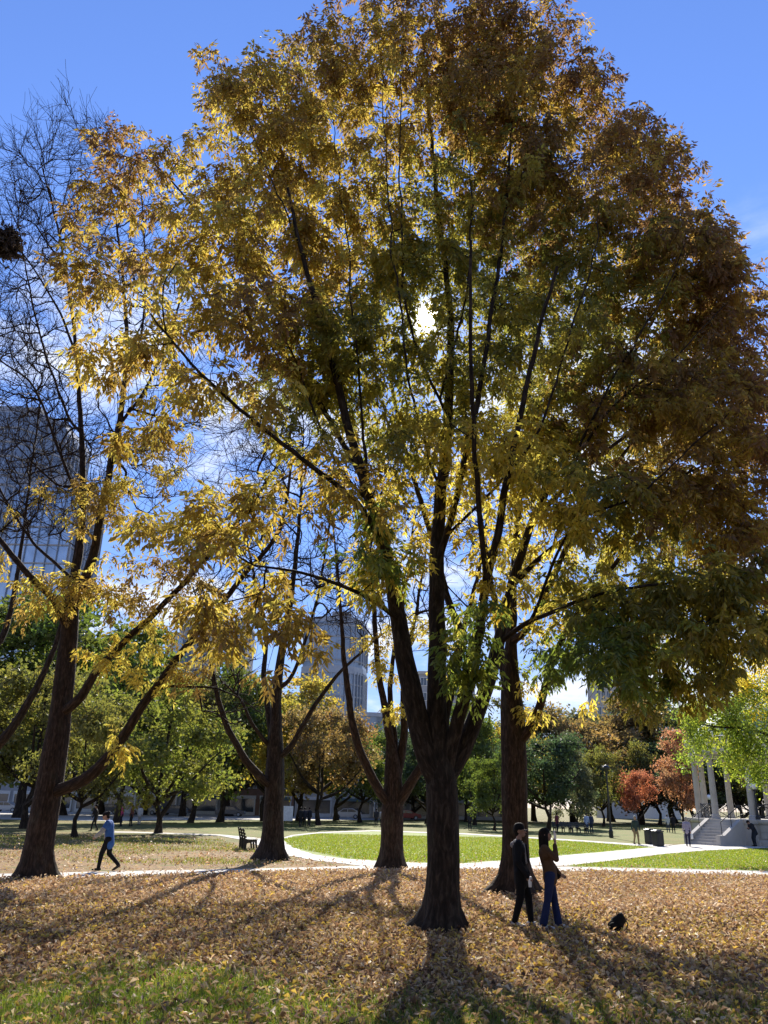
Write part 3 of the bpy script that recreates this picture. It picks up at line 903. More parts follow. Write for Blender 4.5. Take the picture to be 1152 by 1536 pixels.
    B = [
        # the high dome
        (610, 60, 190, 110, d, 3.4, 260, 'mix'), (600, -90, 170, 90, d, 3, 60, 'russet'), (720, 90, 90, 90, d, 3.0, 190, 'russet'),
        (560, 190, 170, 130, d, 3.4, 210, 'gold'), (480, 120, 100, 80, d, 3, 110, 'mix'),
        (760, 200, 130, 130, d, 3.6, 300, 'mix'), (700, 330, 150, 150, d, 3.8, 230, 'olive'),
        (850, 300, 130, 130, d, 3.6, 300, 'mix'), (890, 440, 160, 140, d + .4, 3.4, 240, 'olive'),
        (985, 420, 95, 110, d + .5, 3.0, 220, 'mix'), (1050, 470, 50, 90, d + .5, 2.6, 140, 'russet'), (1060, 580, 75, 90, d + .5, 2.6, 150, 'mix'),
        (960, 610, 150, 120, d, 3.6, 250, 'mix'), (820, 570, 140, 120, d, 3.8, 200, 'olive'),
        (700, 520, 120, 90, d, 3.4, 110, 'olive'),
        (920, 190, 52, 60, d + .2, 1.8, 66, 'russet'), (960, 255, 55, 62, d + .3, 1.8, 72, 'russet'), (1010, 300, 50, 60, d + .4, 1.8, 60, 'russet'), (810, 60, 60, 70, d, 1.8, 64, 'russet'), (1045, 355, 52, 62, d + .5, 1.8, 70, 'russet'), (1105, 470, 42, 80, d + .5, 1.8, 70, 'russet'), (1135, 590, 36, 80, d + .5, 1.6, 60, 'russet'), (870, 130, 60, 60, d, 1.8, 56, 'russet'),
        # left shoulder
        (420, 220, 110, 120, d - .4, 3.0, 190, 'gold'), (335, 150, 58, 70, d, 1.6, 75, 'mix'), (350, 260, 75, 70, d - .4, 2.2, 80, 'gold'),
        (450, 380, 120, 110, d - .8, 3.0, 170, 'gold'), (540, 350, 100, 110, d, 3.0, 120, 'gold'),
        (330, 380, 100, 70, d - 1.6, 2.2, 90, 'gold'), (235, 310, 70, 55, d - .5, 1.5, 55, 'mix'), (190, 215, 32, 48, d, .8, 36, 'russet'),
        (140, 285, 55, 30, d - .6, 1.0, 36, 'mix'), (165, 390, 75, 38, d - 2.8, 1.2, 46, 'mix'), (255, 255, 40, 40, d, 1, 26, 'gold'),
        (240, 460, 90, 50, d - 3.2, 1.5, 60, 'gold'), (140, 500, 60, 30, d - 3.6, 1.0, 30, 'gold'), (370, 480, 90, 60, d - 2.4, 1.8, 75, 'mix'),
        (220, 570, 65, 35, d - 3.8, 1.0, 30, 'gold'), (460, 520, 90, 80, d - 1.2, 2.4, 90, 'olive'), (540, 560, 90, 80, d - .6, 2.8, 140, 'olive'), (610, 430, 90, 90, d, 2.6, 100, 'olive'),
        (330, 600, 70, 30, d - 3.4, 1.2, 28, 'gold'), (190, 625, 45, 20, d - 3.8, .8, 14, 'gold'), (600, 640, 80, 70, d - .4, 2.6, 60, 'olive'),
        # hanging sprays below, left
        (310, 800, 70, 40, d - 3.6, 1.0, 34, 'gold'), (380, 770, 60, 40, d - 3.0, 1.2, 34, 'gold'), (450, 650, 50, 40, d - 2.2, 1.2, 22, 'olive'),
        (430, 925, 60, 34, d - 3.2, 1.0, 20, 'gold'), (355, 955, 66, 40, d - 3.8, 1.0, 26, 'gold'), (310, 940, 40, 24, d - 4, .6, 16, 'gold'),
        (545, 830, 45, 45, d - 1.2, 1.0, 26, 'green'), (520, 890, 34, 26, d - 1.4, .7, 14, 'yellow'), (500, 740, 60, 50, d - 1.4, 1.4, 32, 'gold'),
        (600, 740, 60, 50, d + 1.4, 1.4, 26, 'yellow'), (580, 830, 36, 26, d - .8, .6, 12, 'yellow'),
        (690, 930, 34, 40, d - 1, .6, 13, 'green'), (720, 985, 34, 26, d - 1, .6, 11, 'green'), (735, 890, 30, 30, d - 1, .6, 10, 'yellow'), (665, 975, 20, 22, d - .8, .3, 6, 'green'),
        (700, 760, 60, 60, d, 1.8, 30, 'yellow'), (780, 690, 80, 60, d - 1, 2.4, 65, 'yellow'), (690, 650, 70, 50, d, 2.4, 42, 'yellow'), (830, 770, 70, 40, d, 2.0, 44, 'yellow'),
        # right skirts
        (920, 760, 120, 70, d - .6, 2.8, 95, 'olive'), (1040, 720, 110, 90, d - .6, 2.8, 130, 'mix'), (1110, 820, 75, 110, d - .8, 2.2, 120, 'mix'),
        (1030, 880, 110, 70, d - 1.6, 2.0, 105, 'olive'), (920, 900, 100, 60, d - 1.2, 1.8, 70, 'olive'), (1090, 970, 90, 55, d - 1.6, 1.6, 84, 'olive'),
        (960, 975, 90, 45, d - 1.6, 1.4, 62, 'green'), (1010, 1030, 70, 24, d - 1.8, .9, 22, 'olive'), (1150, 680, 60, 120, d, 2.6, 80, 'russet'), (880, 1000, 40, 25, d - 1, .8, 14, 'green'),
    ]
    P, C = blob_points(B, T.rng)
    ends = T.grow(P, 0.3, minz=3.6, avoid_r=0.16)
    Dn = T.D[ends]
    leaf = ash_leaves(P, Dn, C, T.rng)
    return plant('ash_tree', 'largest ash in front with gold and russet crown, trunk forking low into many limbs', 'tree', T, (b[0], b[1], 0), M_BARK, leaf,
                 'park trees around the lawn', (0.20, 1.0, 5, 0.6))


build_main_ash()


# ---- the second ash just behind it, to the right
def build_second_ash():
    T = Tree(12, tip=0.007)
    b = base_of(775, 1341); d = b[1]
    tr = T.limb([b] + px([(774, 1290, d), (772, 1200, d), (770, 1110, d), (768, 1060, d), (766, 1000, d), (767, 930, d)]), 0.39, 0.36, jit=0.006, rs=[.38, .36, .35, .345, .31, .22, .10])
    top = T.near(at(768, 1055, d), tr)
    T.limb(px([(766, 1000, d), (768, 900, d), (775, 800, d + .2), (790, 650, d + .4), (800, 500, d + .6), (815, 380, d + .8)]), 0.22, 0.03, top, pw=.7)
    T.limb(px([(752, 990, d + .4), (742, 900, d + .8), (722, 780, d + 1.2), (700, 640, d + 1.8)]), 0.15, 0.03, top)
    R1 = T.limb(px([(800, 1085, d - .3), (815, 1040, d - .6), (832, 980, d - 1), (880, 900, d - 1.4), (960, 800, d - 1.6), (1040, 700, d - 1.6)]), 0.15, 0.03, T.near(at(769, 1125, d), tr))
    T.limb(px([(850, 985, d - 1.6), (930, 985, d - 2.4), (1020, 1000, d - 3)]), 0.05, 0.015, T.near(at(832, 980, d - 1), R1))
    T.limb(px([(800, 930, d - .6), (850, 820, d - 1.2), (930, 690, d - 1.6), (1010, 590, d - 2)]), 0.12, 0.025, T.near(at(768, 960, d)))
    B = [
        (820, 470, 150, 150, d + .6, 4.5, 230, 'olive'), (960, 560, 150, 140, d + .3, 4.5, 200, 'olive'), (1050, 660, 110, 110, d, 4.2, 130, 'mix'),
        (900, 690, 150, 100, d, 4.5, 190, 'olive'), (780, 640, 110, 90, d, 4, 90, 'olive'), (720, 430, 100, 110, d + .8, 4, 100, 'olive'),
        (1030, 800, 120, 90, d - .6, 4, 140, 'olive'), (900, 830, 110, 70, d - .6, 3.4, 90, 'olive'), (840, 330, 110, 90, d + .8, 3.5, 110, 'russet'),
        (1000, 930, 120, 60, d - 1.6, 2.8, 85, 'olive'), (850, 920, 50, 50, d - 1, 1.4, 16, 'green'), (1100, 900, 80, 80, d - 1.4, 2.6, 60, 'olive'), (900, 1015, 60, 22, d - 2, 1.0, 14, 'green'), (835, 890, 50, 60, d - .6, 1.6, 34, 'yellow'), (850, 985, 44, 44, d - 1.2, 1.2, 24, 'green'), (800, 840, 50, 60, d, 1.8, 34, 'yellow'), (815, 1045, 34, 24, d - .8, 1, 9, 'yellow'),
    ]
    P, C = blob_points([q[:6] + (int(q[6] * .62), q[7]) for q in B], T.rng)
    ends = T.grow(P, 0.4, minz=4.5, avoid_r=0.2)
    leaf = ash_leaves(P, T.D[ends], C, T.rng, per=10, ll=0.34, leaflet=0.17, width=0.058)
    return plant('ash_tree', 'straight reddish trunk ash with wide flared roots, right behind the two standing people', 'tree', T, (b[0], b[1], 0), M_BARK_R, leaf,
                 'park trees around the lawn', (0.28, 1.45, 4, 0.9))


build_second_ash()


# ---- three bare trees further left
def twigs(T, B, rng, step, minz, n=3, ln=(0.35, 0.95), up=0.45, jit=0.018, lift=0.2):
    P, _ = blob_points([b[:6] + (int(b[6] * 1.9), b[7]) for b in B], rng)
    ends = T.grow(P, step, minz=minz, avoid_r=0.14, jit=jit, lift=lift, bend=.28)
    T.fork_tips(ends, n, ln, 0.45, up)
    return P


def build_left_bare():
    T = Tree(21, tip=0.0065, expo=2.3, cap=90000)
    b = base_of(52, 1317); d = b[1]
    tr = T.limb([b] + px([(60, 1260, d), (72, 1190, d), (82, 1130, d), (92, 1060, d), (100, 985, d), (106, 925, d), (112, 870, d)]), 0.42, 0.25, jit=0.006, rs=[.44, .40, .38, .35, .30, .27, .24, .10])
    top = T.near(at(106, 930, d), tr)
    A1 = T.limb(px([(116, 850, d), (124, 760, d + .2), (122, 640, d + .3), (112, 500, d + .2), (90, 360, d), (60, 240, d)]), 0.15, 0.02, top)
    A2 = T.limb(px([(140, 830, d - .3), (155, 750, d - .5), (178, 640, d - .8), (190, 520, d - 1), (180, 380, d - 1.2), (160, 240, d - 1.3)]), 0.17, 0.02, top)
    A3 = T.limb(px([(85, 905, d - .4), (45, 865, d - .9), (0, 810, d - 1.2), (-60, 740, d - 1.4), (-130, 620, d - 1.5)]), 0.14, 0.03, T.near(at(104, 945, d), tr))
    A4 = T.limb(px([(120, 1045, d - .5), (150, 1000, d - .9), (200, 950, d - 1.2), (270, 880, d - 1.6), (350, 790, d - 2), (420, 690, d - 2.3), (450, 600, d - 2.5)]), 0.15, 0.025, T.near(at(90, 1075, d), tr))
    A5 = T.limb(px([(125, 1170, d - .4), (175, 1120, d - .8), (220, 1050, d - 1.2), (280, 970, d - 1.6), (360, 870, d - 2), (420, 790, d - 2.4), (440, 680, d - 2.6)]), 0.19, 0.03, T.near(at(76, 1185, d), tr))
    T.limb(px([(250, 1030, d - 1.6), (330, 1035, d - 2), (395, 1070, d - 2.2)]), 0.05, 0.012, T.near(at(220, 1050, d - 1.2), A5))
    # forks
    a = T.near(at(124, 760, d + .2), A1)
    T.limb(px([(90, 680, d - .5), (50, 580, d - 1), (0, 540, d - 1.4), (-60, 480, d - 1.6)]), 0.06, 0.015, a)
    T.limb(px([(100, 620, d + .8), (60, 500, d + 1.2), (35, 380, d + 1.4), (20, 260, d + 1.5)]), 0.06, 0.014, T.near(at(122, 640, d), A1))
    N1 = T.limb(px([(90, 470, d - .6), (55, 410, d - .9), (18, 362, d - 1)]), 0.05, 0.016, T.near(at(115, 530, d), A1))
    T.limb(px([(230, 560, d - .4), (280, 420, d), (300, 300, d + .4)]), 0.06, 0.014, T.near(at(178, 640, d - .8), A2))
    T.limb(px([(215, 480, d - .4), (215, 330, d), (200, 200, d + .4)]), 0.05, 0.014, T.near(at(186, 560, d - .8), A2))
    T.limb(px([(40, 800, d + .8), (-10, 700, d + 1.4), (-20, 540, d + 1.8)]), 0.06, 0.015, T.near(at(112, 870, d), A1))
    B = [
        (120, 330, 95, 170, d, 4, 260, 'gold'), (20, 420, 90, 180, d, 3.6, 230, 'gold'), (60, 620, 130, 130, d, 3.8, 220, 'gold'), (230, 430, 90, 170, d, 3.4, 150, 'gold'),
        (130, 210, 60, 60, d, 1.8, 60, 'gold'), (40, 280, 60, 90, d, 2.4, 80, 'gold'), (330, 640, 110, 130, d - 1.5, 3, 150, 'gold'), (430, 620, 70, 110, d - 2, 2.4, 90, 'gold'),
        (200, 700, 110, 90, d - .5, 3, 90, 'gold'), (20, 760, 80, 70, d - .5, 3, 80, 'gold'), (-80, 520, 70, 160, d, 3.4, 90, 'gold'), (400, 800, 60, 60, d - 2, 1.6, 40, 'gold'),
        (330, 900, 60, 50, d - 1.6, 1.4, 26, 'gold'), (360, 1060, 40, 16, d - 2, .8, 12, 'gold'),
    ]
    twigs(T, B, T.rng, 0.4, 4.2)
    # the last gold sprays on it
    S = [(40, 868, 72, 24, d - 1.2, 1.3, 34, 'gold'), (115, 888, 56, 22, d - 1.2, 1.2, 24, 'gold'), (120, 735, 70, 28, d - 1.0, 1.4, 24, 'gold'), (165, 765, 44, 34, d - 1.4, 1, 28, 'gold'),
         (215, 905, 62, 40, d - 1.6, 1.3, 28, 'gold'), (200, 985, 46, 22, d - 1.8, 1, 26, 'yellow'), (255, 845, 66, 50, d - 2.0, 1.4, 32, 'mix'), (188, 1128, 20, 22, d - 1.4, .6, 6, 'yellow'),
         (265, 755, 76, 56, d - 1.8, 1.6, 42, 'gold'), (240, 660, 50, 26, d - 1.4, 1, 24, 'gold'), (300, 1000, 30, 20, d - 2, .6, 14, 'gold')]
    P, C = blob_points(S, T.rng)
    ends = T.grow(P, 0.35, minz=2.0, avoid_r=0.13)
    leaf = ash_leaves(P, T.D[ends], C, T.rng, per=9, ll=0.36, leaflet=0.17, width=0.06)
    r = plant('ash_tree', 'leaning tree at far left, mostly bare with few gold sprays, beside the walker', 'tree', T, (b[0], b[1], 0), M_BARK_R, leaf,
              'park trees around the lawn', (0.28, 0.7, 5, 1.4))
    # the leafy drey in its fork
    rg = np.random.default_rng(5)
    c = at(9, 360, d - 1)
    n = 700
    q = c + unit(rg.normal(0, 1, (n, 3))) * rg.uniform(0.05, 0.40, (n, 1)) ** 1.0 * np.array([1, 1, 1.2]) + 0.10 * np.sin(np.arange(n)[:, None] * np.array([0.7, 1.3, 2.1]))
    V, F, Cc = ash_leaves(q, unit(rg.normal(0, 1, (n, 3))), np.tile(np.array([[0.06, 0.04, 0.025]]), (n, 1)), rg, per=1, ll=0.2, leaflet=0.16, width=0.07)
    root = thing('squirrel_nest', 'dark ball of dead leaves high in the bare branches at far left', 'nest', tuple(c))
    link('dead_leaves', mesh_np('dead_leaves', V - c, F, [M_LITTER], col=Cc), root, kind='stuff')
    mb = MB()
    for k in range(46):
        u = unit(rg.normal(0, 1, 3)) * 0.42; w = unit(np.cross(u, rg.normal(0, 1, 3))) * 0.4
        mb.tube(u - w, u + w, 0.012, 0.006, 4)
    mb.build('twigs', M_BARK, root, kind='stuff')
    return r


build_left_bare()


def build_middle_bare():
    T = Tree(22, tip=0.0075, expo=2.3)
    b = base_of(406, 1290); d = b[1]
    tr = T.limb([b] + px([(409, 1250, d), (411, 1200, d), (412, 1160, d), (413, 1110, d), (417, 1050, d)]), 0.42, 0.40, jit=0.006, rs=[.42, .41, .40, .39, .32, .12])
    top = T.near(at(412, 1165, d), tr)
    T.limb(px([(385, 1160, d - .6), (350, 1110, d - 1.2), (325, 1040, d - 1.6), (312, 970, d - 1.8), (290, 880, d - 2)]), 0.19, 0.03, T.near(at(412, 1178, d), tr))
    T.limb(px([(412, 1090, d), (418, 1010, d), (426, 960, d), (440, 870, d), (450, 760, d), (455, 640, d)]), 0.27, 0.03, top)
    T.limb(px([(404, 1080, d + .4), (396, 1010, d + .8), (398, 950, d + 1), (380, 860, d + 1.2), (360, 760, d + 1.4)]), 0.17, 0.03, top)
    T.limb(px([(436, 1120, d - .3), (462, 1075, d - .6), (500, 1020, d - 1), (545, 975, d - 1.4), (600, 930, d - 1.8)]), 0.15, 0.025, T.near(at(412, 1140, d)))
    T.limb(px([(380, 1090, d - .8), (362, 1050, d - 1.2), (330, 1020, d - 1.6)]), 0.10, 0.03, T.near(at(404, 1120, d)))
    T.limb(px([(440, 1010, d - .5), (470, 920, d - .9), (490, 820, d - 1.2), (500, 720, d - 1.4)]), 0.10, 0.02, T.near(at(416, 1030, d)))
    B = [(430, 760, 120, 130, d, 4, 210, 'gold'), (350, 860, 90, 90, d, 3.2, 110, 'gold'), (480, 870, 90, 80, d - .6, 3, 120, 'gold'), (540, 930, 60, 50, d - 1.2, 2, 50, 'gold'), (330, 1000, 60, 60, d - 1.4, 2, 40, 'gold'), (400, 650, 90, 70, d, 3, 90, 'gold')]
    twigs(T, B, T.rng, 0.5, 4.6)
    return plant('bare_tree', 'bare tree with spreading candelabra limbs beside the dark park bench', 'tree', T, (b[0], b[1], 0), M_BARK, None,
                 'park trees around the lawn', (0.34, 1.0, 4, 2.0))


build_middle_bare()


def build_center_bare():
    T = Tree(23, tip=0.0075, expo=2.3)
    b = base_of(587, 1302); d = b[1]
    tr = T.limb([b] + px([(588, 1270, d), (589, 1225, d), (590, 1195, d), (589, 1150, d), (584, 1090, d)]), 0.40, 0.40, jit=0.006, rs=[.40, .40, .40, .37, .28, .10])
    top = T.near(at(590, 1198, d), tr)
    T.limb(px([(560, 1170, d - .4), (535, 1110, d - .8), (522, 1040, d - 1), (514, 970, d - 1.1), (510, 900, d - 1.2), (500, 780, d - 1.2)]), 0.19, 0.03, T.near(at(590, 1210, d), tr))
    T.limb(px([(590, 1140, d), (578, 1070, d), (566, 990, d + .2), (560, 900, d + .3), (550, 790, d + .4), (545, 660, d + .5)]), 0.20, 0.03, top)
    T.limb(px([(592, 1120, d + .3), (585, 1050, d + .6), (590, 980, d + .9), (606, 900, d + 1.1), (620, 780, d + 1.3)]), 0.15, 0.03, top)
    T.limb(px([(606, 1100, d + .2), (606, 1020, d + .4), (622, 930, d + .6), (640, 820, d + .6)]), 0.19, 0.03, top)
    T.limb(px([(622, 1165, d - .3), (655, 1100, d - .6), (690, 960, d - 1), (718, 860, d - 1.2), (735, 740, d - 1.4)]), 0.21, 0.03, T.near(at(590, 1212, d), tr))
    T.limb(px([(690, 1010, d + 1.4), (660, 960, d + 1.6), (625, 880, d + 1.8)]), 0.07, 0.02, T.near(at(660, 1090, d - .6)))
    B = [(560, 720, 110, 120, d, 3.6, 170, 'gold'), (650, 760, 90, 120, d, 3, 110, 'gold'), (530, 880, 60, 70, d - .6, 2.2, 70, 'gold'), (640, 920, 70, 50, d, 2, 50, 'gold'), (720, 800, 60, 90, d - 1, 2.4, 60, 'gold')]
    twigs(T, B, T.rng, 0.45, 4.6)
    S = [(560, 1000, 16, 14, d - 1, .4, 8, 'yellow'), (588, 1055, 12, 10, d - 1, .3, 5, 'yellow'), (565, 960, 22, 16, d, .5, 9, 'gold'), (640, 940, 22, 24, d, .6, 10, 'yellow'), (650, 990, 12, 16, d, .4, 5, 'yellow')]
    P, C = blob_points(S, T.rng)
    ends = T.grow(P, 0.35, minz=3.0, avoid_r=0.13)
    leaf = ash_leaves(P, T.D[ends], C, T.rng, per=9, ll=0.36, leaflet=0.17, width=0.06)
    return plant('bare_tree', 'nearly bare tree on the path edge just left of the largest trunk', 'tree', T, (b[0], b[1], 0), M_BARK_R, leaf,
                 'park trees around the lawn', (0.34, 0.55, 5, 0.2))


build_center_bare()


def build_edge_bare():
    """the tree outside the frame at left whose limbs come in"""
    T = Tree(24, tip=0.0075, expo=2.3)
    b = base_of(-75, 1290); d = b[1]
    tr = T.limb([b] + px([(-70, 1230, d), (-60, 1170, d)]), 0.45, 0.4, jit=0.006)
    T.limb(px([(-30, 1145, d), (5, 1110, d), (45, 1050, d), (78, 980, d), (100, 900, d), (120, 780, d)]), 0.24, 0.03, tr[-1])
    T.limb(px([(-60, 1080, d), (-30, 1000, d), (5, 950, d + .3), (25, 870, d + .4), (40, 760, d + .5), (60, 600, d + .6)]), 0.2, 0.03, tr[-1])
    T.limb(px([(-90, 1050, d), (-110, 900, d), (-90, 700, d), (-60, 500, d)]), 0.2, 0.03, tr[-1])
    B = [(60, 680, 90, 130, d, 4, 110, 'gold'), (-60, 600, 110, 160, d, 4, 90, 'gold'), (20, 500, 60, 120, d, 3, 80, 'gold'), (110, 760, 60, 90, d, 2, 40, 'gold')]
    twigs(T, B, T.rng, 0.5, 5)
    return plant('bare_tree', 'bare tree cut off by the left edge, one thick limb rising behind the leaning trunk', 'tree', T, (b[0], b[1], 0), M_BARK, None,
                 'park trees around the lawn', (0.34, 0.8, 4, 0.0))


build_edge_bare()

# ------------------------------------------------------------------ park trees further off
def bg_variant(seed, shape, n=250, per=5, leaf=0.27):
    """one kind of far tree, 10 m tall: meshes for trunk, branches and crown"""
    T = Tree(seed, tip=0.02, expo=2.3)
    rg = T.rng
    hs_ = {'round': 1.7, 'tall': 1.7, 'low': 1.4, 'cone': 1.0}[shape]
    tr = T.limb([(0, 0, -0.1), (rg.normal(0, .08), rg.normal(0, .08), hs_ * .6), (rg.normal(0, .12), rg.normal(0, .12), hs_), (rg.normal(0, .3), rg.normal(0, .3), 6.6)], 0.19, 0.06, step=0.4)
    k0 = T.near(np.array([0, 0, hs_ * 0.85]), tr)
    for k in range(6):
        a = k * 1.05 + rg.uniform(-.3, .3); e = rg.uniform(0.35, 0.9); l = rg.uniform(2.4, 3.6) * (0.7 if shape in ('tall', 'cone') else 1.0)
        b = T.near(np.array([0, 0, hs_ * rg.uniform(0.75, 1.5)]), tr)
        d = np.array([math.cos(a) * math.cos(e), math.sin(a) * math.cos(e), math.sin(e)])
        T.limb([T.P[b] + d * l * .5, T.P[b] + d * l + np.array([0, 0, l * .25])], 0.13, 0.04, b, step=0.4)
    P = []
    # irregular clumps around a lopsided crown
    cl = []
    for k in range(26):
        u = unit(rg.normal(0, 1, 3)); rr = rg.uniform(0.45, 0.95)
        if shape == 'round': c = np.array([0, 0, 5.3]) + u * np.array([3.9, 3.9, 3.9]) * rr
        elif shape == 'tall': c = np.array([0, 0, 5.5]) + u * np.array([2.8, 2.8, 4.1]) * rr
        elif shape == 'low': c = np.array([0, 0, 4.6]) + u * np.array([5.0, 5.0, 3.4]) * rr
        else:
            z = rg.uniform(1.2, 9.6); w = 2.9 * (1 - z / 10.6) ** 0.7; a = rg.uniform(0, 6.28); c = np.array([math.cos(a) * w * rr, math.sin(a) * w * rr, z])
        cl.append((c, rg.uniform(0.7, 1.35)))
    for c, s_ in cl:
        m = int(n / 26 * rg.uniform(0.6, 1.5)) + 1
        P.append(c + unit(rg.normal(0, 1, (m, 3))) * rg.uniform(0.2, 1.1, (m, 1)) * s_ * np.array([1.1, 1.1, .8]))
    P = np.concatenate(P); P = P[P[:, 2] > hs_ * 0.7]
    T.grow(P, 0.5, minz=hs_ * .6)
    g = T.geom((0.16, 0.6, 4, seed), 0.04)
    tv = np.concatenate([g[k][0] for k in sorted(g) if k >= 0]); off = np.cumsum([0] + [len(g[k][0]) for k in sorted(g) if k >= 0])
    tf = np.concatenate([g[k][1] + o for k, o in zip([k for k in sorted(g) if k >= 0], off)]); ta = np.concatenate([g[k][2] for k in sorted(g) if k >= 0])
    trunk = mesh_np('trunk', tv, tf, [M_BARK], smooth=True, attr=ta)
    V, F, A = g[-1]
    br = mesh_np('branches', V, F, [M_BARK], smooth=True, attr=A)
    # leaf cards: small folded leaves in loose tufts
    m = len(P) * per * 7
    Q = np.repeat(P, per * 7, 0) + rg.normal(0, 0.30, (m, 3)) * np.array([1, 1, .8])
    d = unit(rg.normal(0, 1, (m, 3)) + np.array([0, 0, -.4])); nr = unit(np.cross(d, rg.normal(0, 1, (m, 3))))
    l = leaf * rg.uniform(0.6, 1.2, (m, 1))
    up = unit(np.cross(nr, d)) * l * .12
    V = np.stack([Q - d * l / 2, Q + nr * l * .3 + up, Q + d * l / 2, Q - nr * l * .3 + up], 1).reshape(-1, 3)
    i = np.arange(m)[:, None] * 4
    F = np.stack([i + np.array([[0, 1, 2]]), i + np.array([[0, 2, 3]])], 1).reshape(-1, 3)
    # a tree turns unevenly: whole boughs differ a little in hue
    bough = np.repeat(rg.uniform(0.75, 1.25, (len(P), 1)) * np.array([1, 1, 1.0]) + rg.normal(0, 0.07, (len(P), 3)) * np.array([1, .5, .3]), per * 7, 0)
    C = np.clip(bough * rg.uniform(0.8, 1.2, (m, 1)), 0.2, 1.6) * 0.6
    crown = mesh_np('crown', V, F, [M_LEAF_BG], col=np.repeat(C, 2, 0))
    return trunk, br, crown


VAR = {'round1': bg_variant(101, 'round'), 'round2': bg_variant(102, 'round'), 'tall1': bg_variant(103, 'tall'), 'tall2': bg_variant(104, 'tall'),
       'low1': bg_variant(105, 'low'), 'low2': bg_variant(106, 'low'), 'cone': bg_variant(107, 'cone', 260)}
COLS = {'green': (0.115, 0.15, 0.032), 'lime': (0.185, 0.20, 0.045), 'dark': (0.058, 0.088, 0.036), 'olive': (0.18, 0.175, 0.045), 'yellow': (0.36, 0.30, 0.07),
        'brown': (0.24, 0.17, 0.065), 'red': (0.44, 0.19, 0.11), 'rust': (0.40, 0.22, 0.12), 'dullred': (0.22, 0.14, 0.075), 'grey': (0.115, 0.125, 0.06)}


def bg_tree(x, yb, ytop, wide, var, colr, label, rot=0.0, d=None, name='park_tree'):
    """far tree by its foot in the photo and the height of its top"""
    b = gnd(x, yb) if d is None else at(x, 1207, d)
    b = np.array([b[0], b[1], 0.0])
    sc = (at(x, ytop, b[1])[2]) / 9.4
    root = thing(name, label, 'tree', tuple(b), rot, 'trees across the park')
    t, br, cr = VAR[var]
    for nm, me in (('trunk', t), ('branches', br), ('crown', cr)):
        o = link(nm, me, root, kind=None if nm == 'trunk' else 'stuff')
        o.scale = (sc * wide, sc * wide, sc)
        c = COLS[colr]; o.color = (c[0] / .6, c[1] / .6, c[2] / .6, 1)
    return root


BT = [
    # (x, foot y, top y, width, kind, colour, label)
    (37, 1243, 960, 1.0, 'round1', 'olive', 'thick dark trunk tree at far left, half behind the leaning tree'),
    (112, 1257, 1010, 0.8, 'round2', 'olive', 'olive brown tree with flared foot close behind the leaning tree'),
    (237, 1250, 985, 1.05, 'low1', 'lime', 'wide lime green tree whose trunk forks low, right of the walker'),
    (478, 1238, 1030, 0.95, 'round1', 'brown', 'brownish tree left of the white notice board'),
    (330, 1233, 990, 0.95, 'tall1', 'green', 'tall green tree behind the dark bench'),
    (395, 1232, 1010, 0.9, 'round2', 'yellow', 'yellowing tree behind the candelabra limbed tree'),
    (176, 1234, 940, 0.9, 'tall2', 'green', 'tall green tree behind the person in pink'),
    (285, 1234, 1000, 1.0, 'round2', 'olive', 'olive tree behind the wide lime green tree'),
    (540, 1234, 1075, 0.9, 'round2', 'green', 'green tree behind the white notice board'),
    (640, 1236, 1085, 0.9, 'round1', 'dark', 'dark green tree partly behind the largest trunk'),
    (741, 1246, 1120, 0.85, 'round2', 'green', 'small round green tree between the largest trunk and the couple'),
    (712, 1238, 1062, 0.75, 'tall1', 'green', 'tall narrow green tree behind the small round one'),
    (822, 1246, 1075, 1.1, 'round1', 'dark', 'dense dark green tree right of the couple'),
    (866, 1243, 1105, 0.9, 'cone', 'grey', 'dark conical tree beside the lamp post'),
    (905, 1240, 1110, 0.85, 'round2', 'olive', 'olive green tree directly behind the lamp post'),
    (958, 1241, 1140, 0.85, 'round1', 'red', 'small red tree beyond the litter bins'),
    (990, 1238, 1090, 0.85, 'round1', 'olive', 'olive brown tree behind the small red one'),
    (1026, 1243, 1098, 0.75, 'tall2', 'rust', 'rust red upright tree left of the bandstand'),
    (1078, 1240, 1100, 0.8, 'round2', 'dullred', 'dull red tree behind the bandstand columns'),
    (1130, 1240, 1120, 0.8, 'round1', 'brown', 'brown tree behind the right hand bandstand columns'),
]
for k, (x, yb, yt, w, v, c, lb) in enumerate(BT): bg_tree(x, yb, yt, w, v, c, lb, rot=k * 1.7)
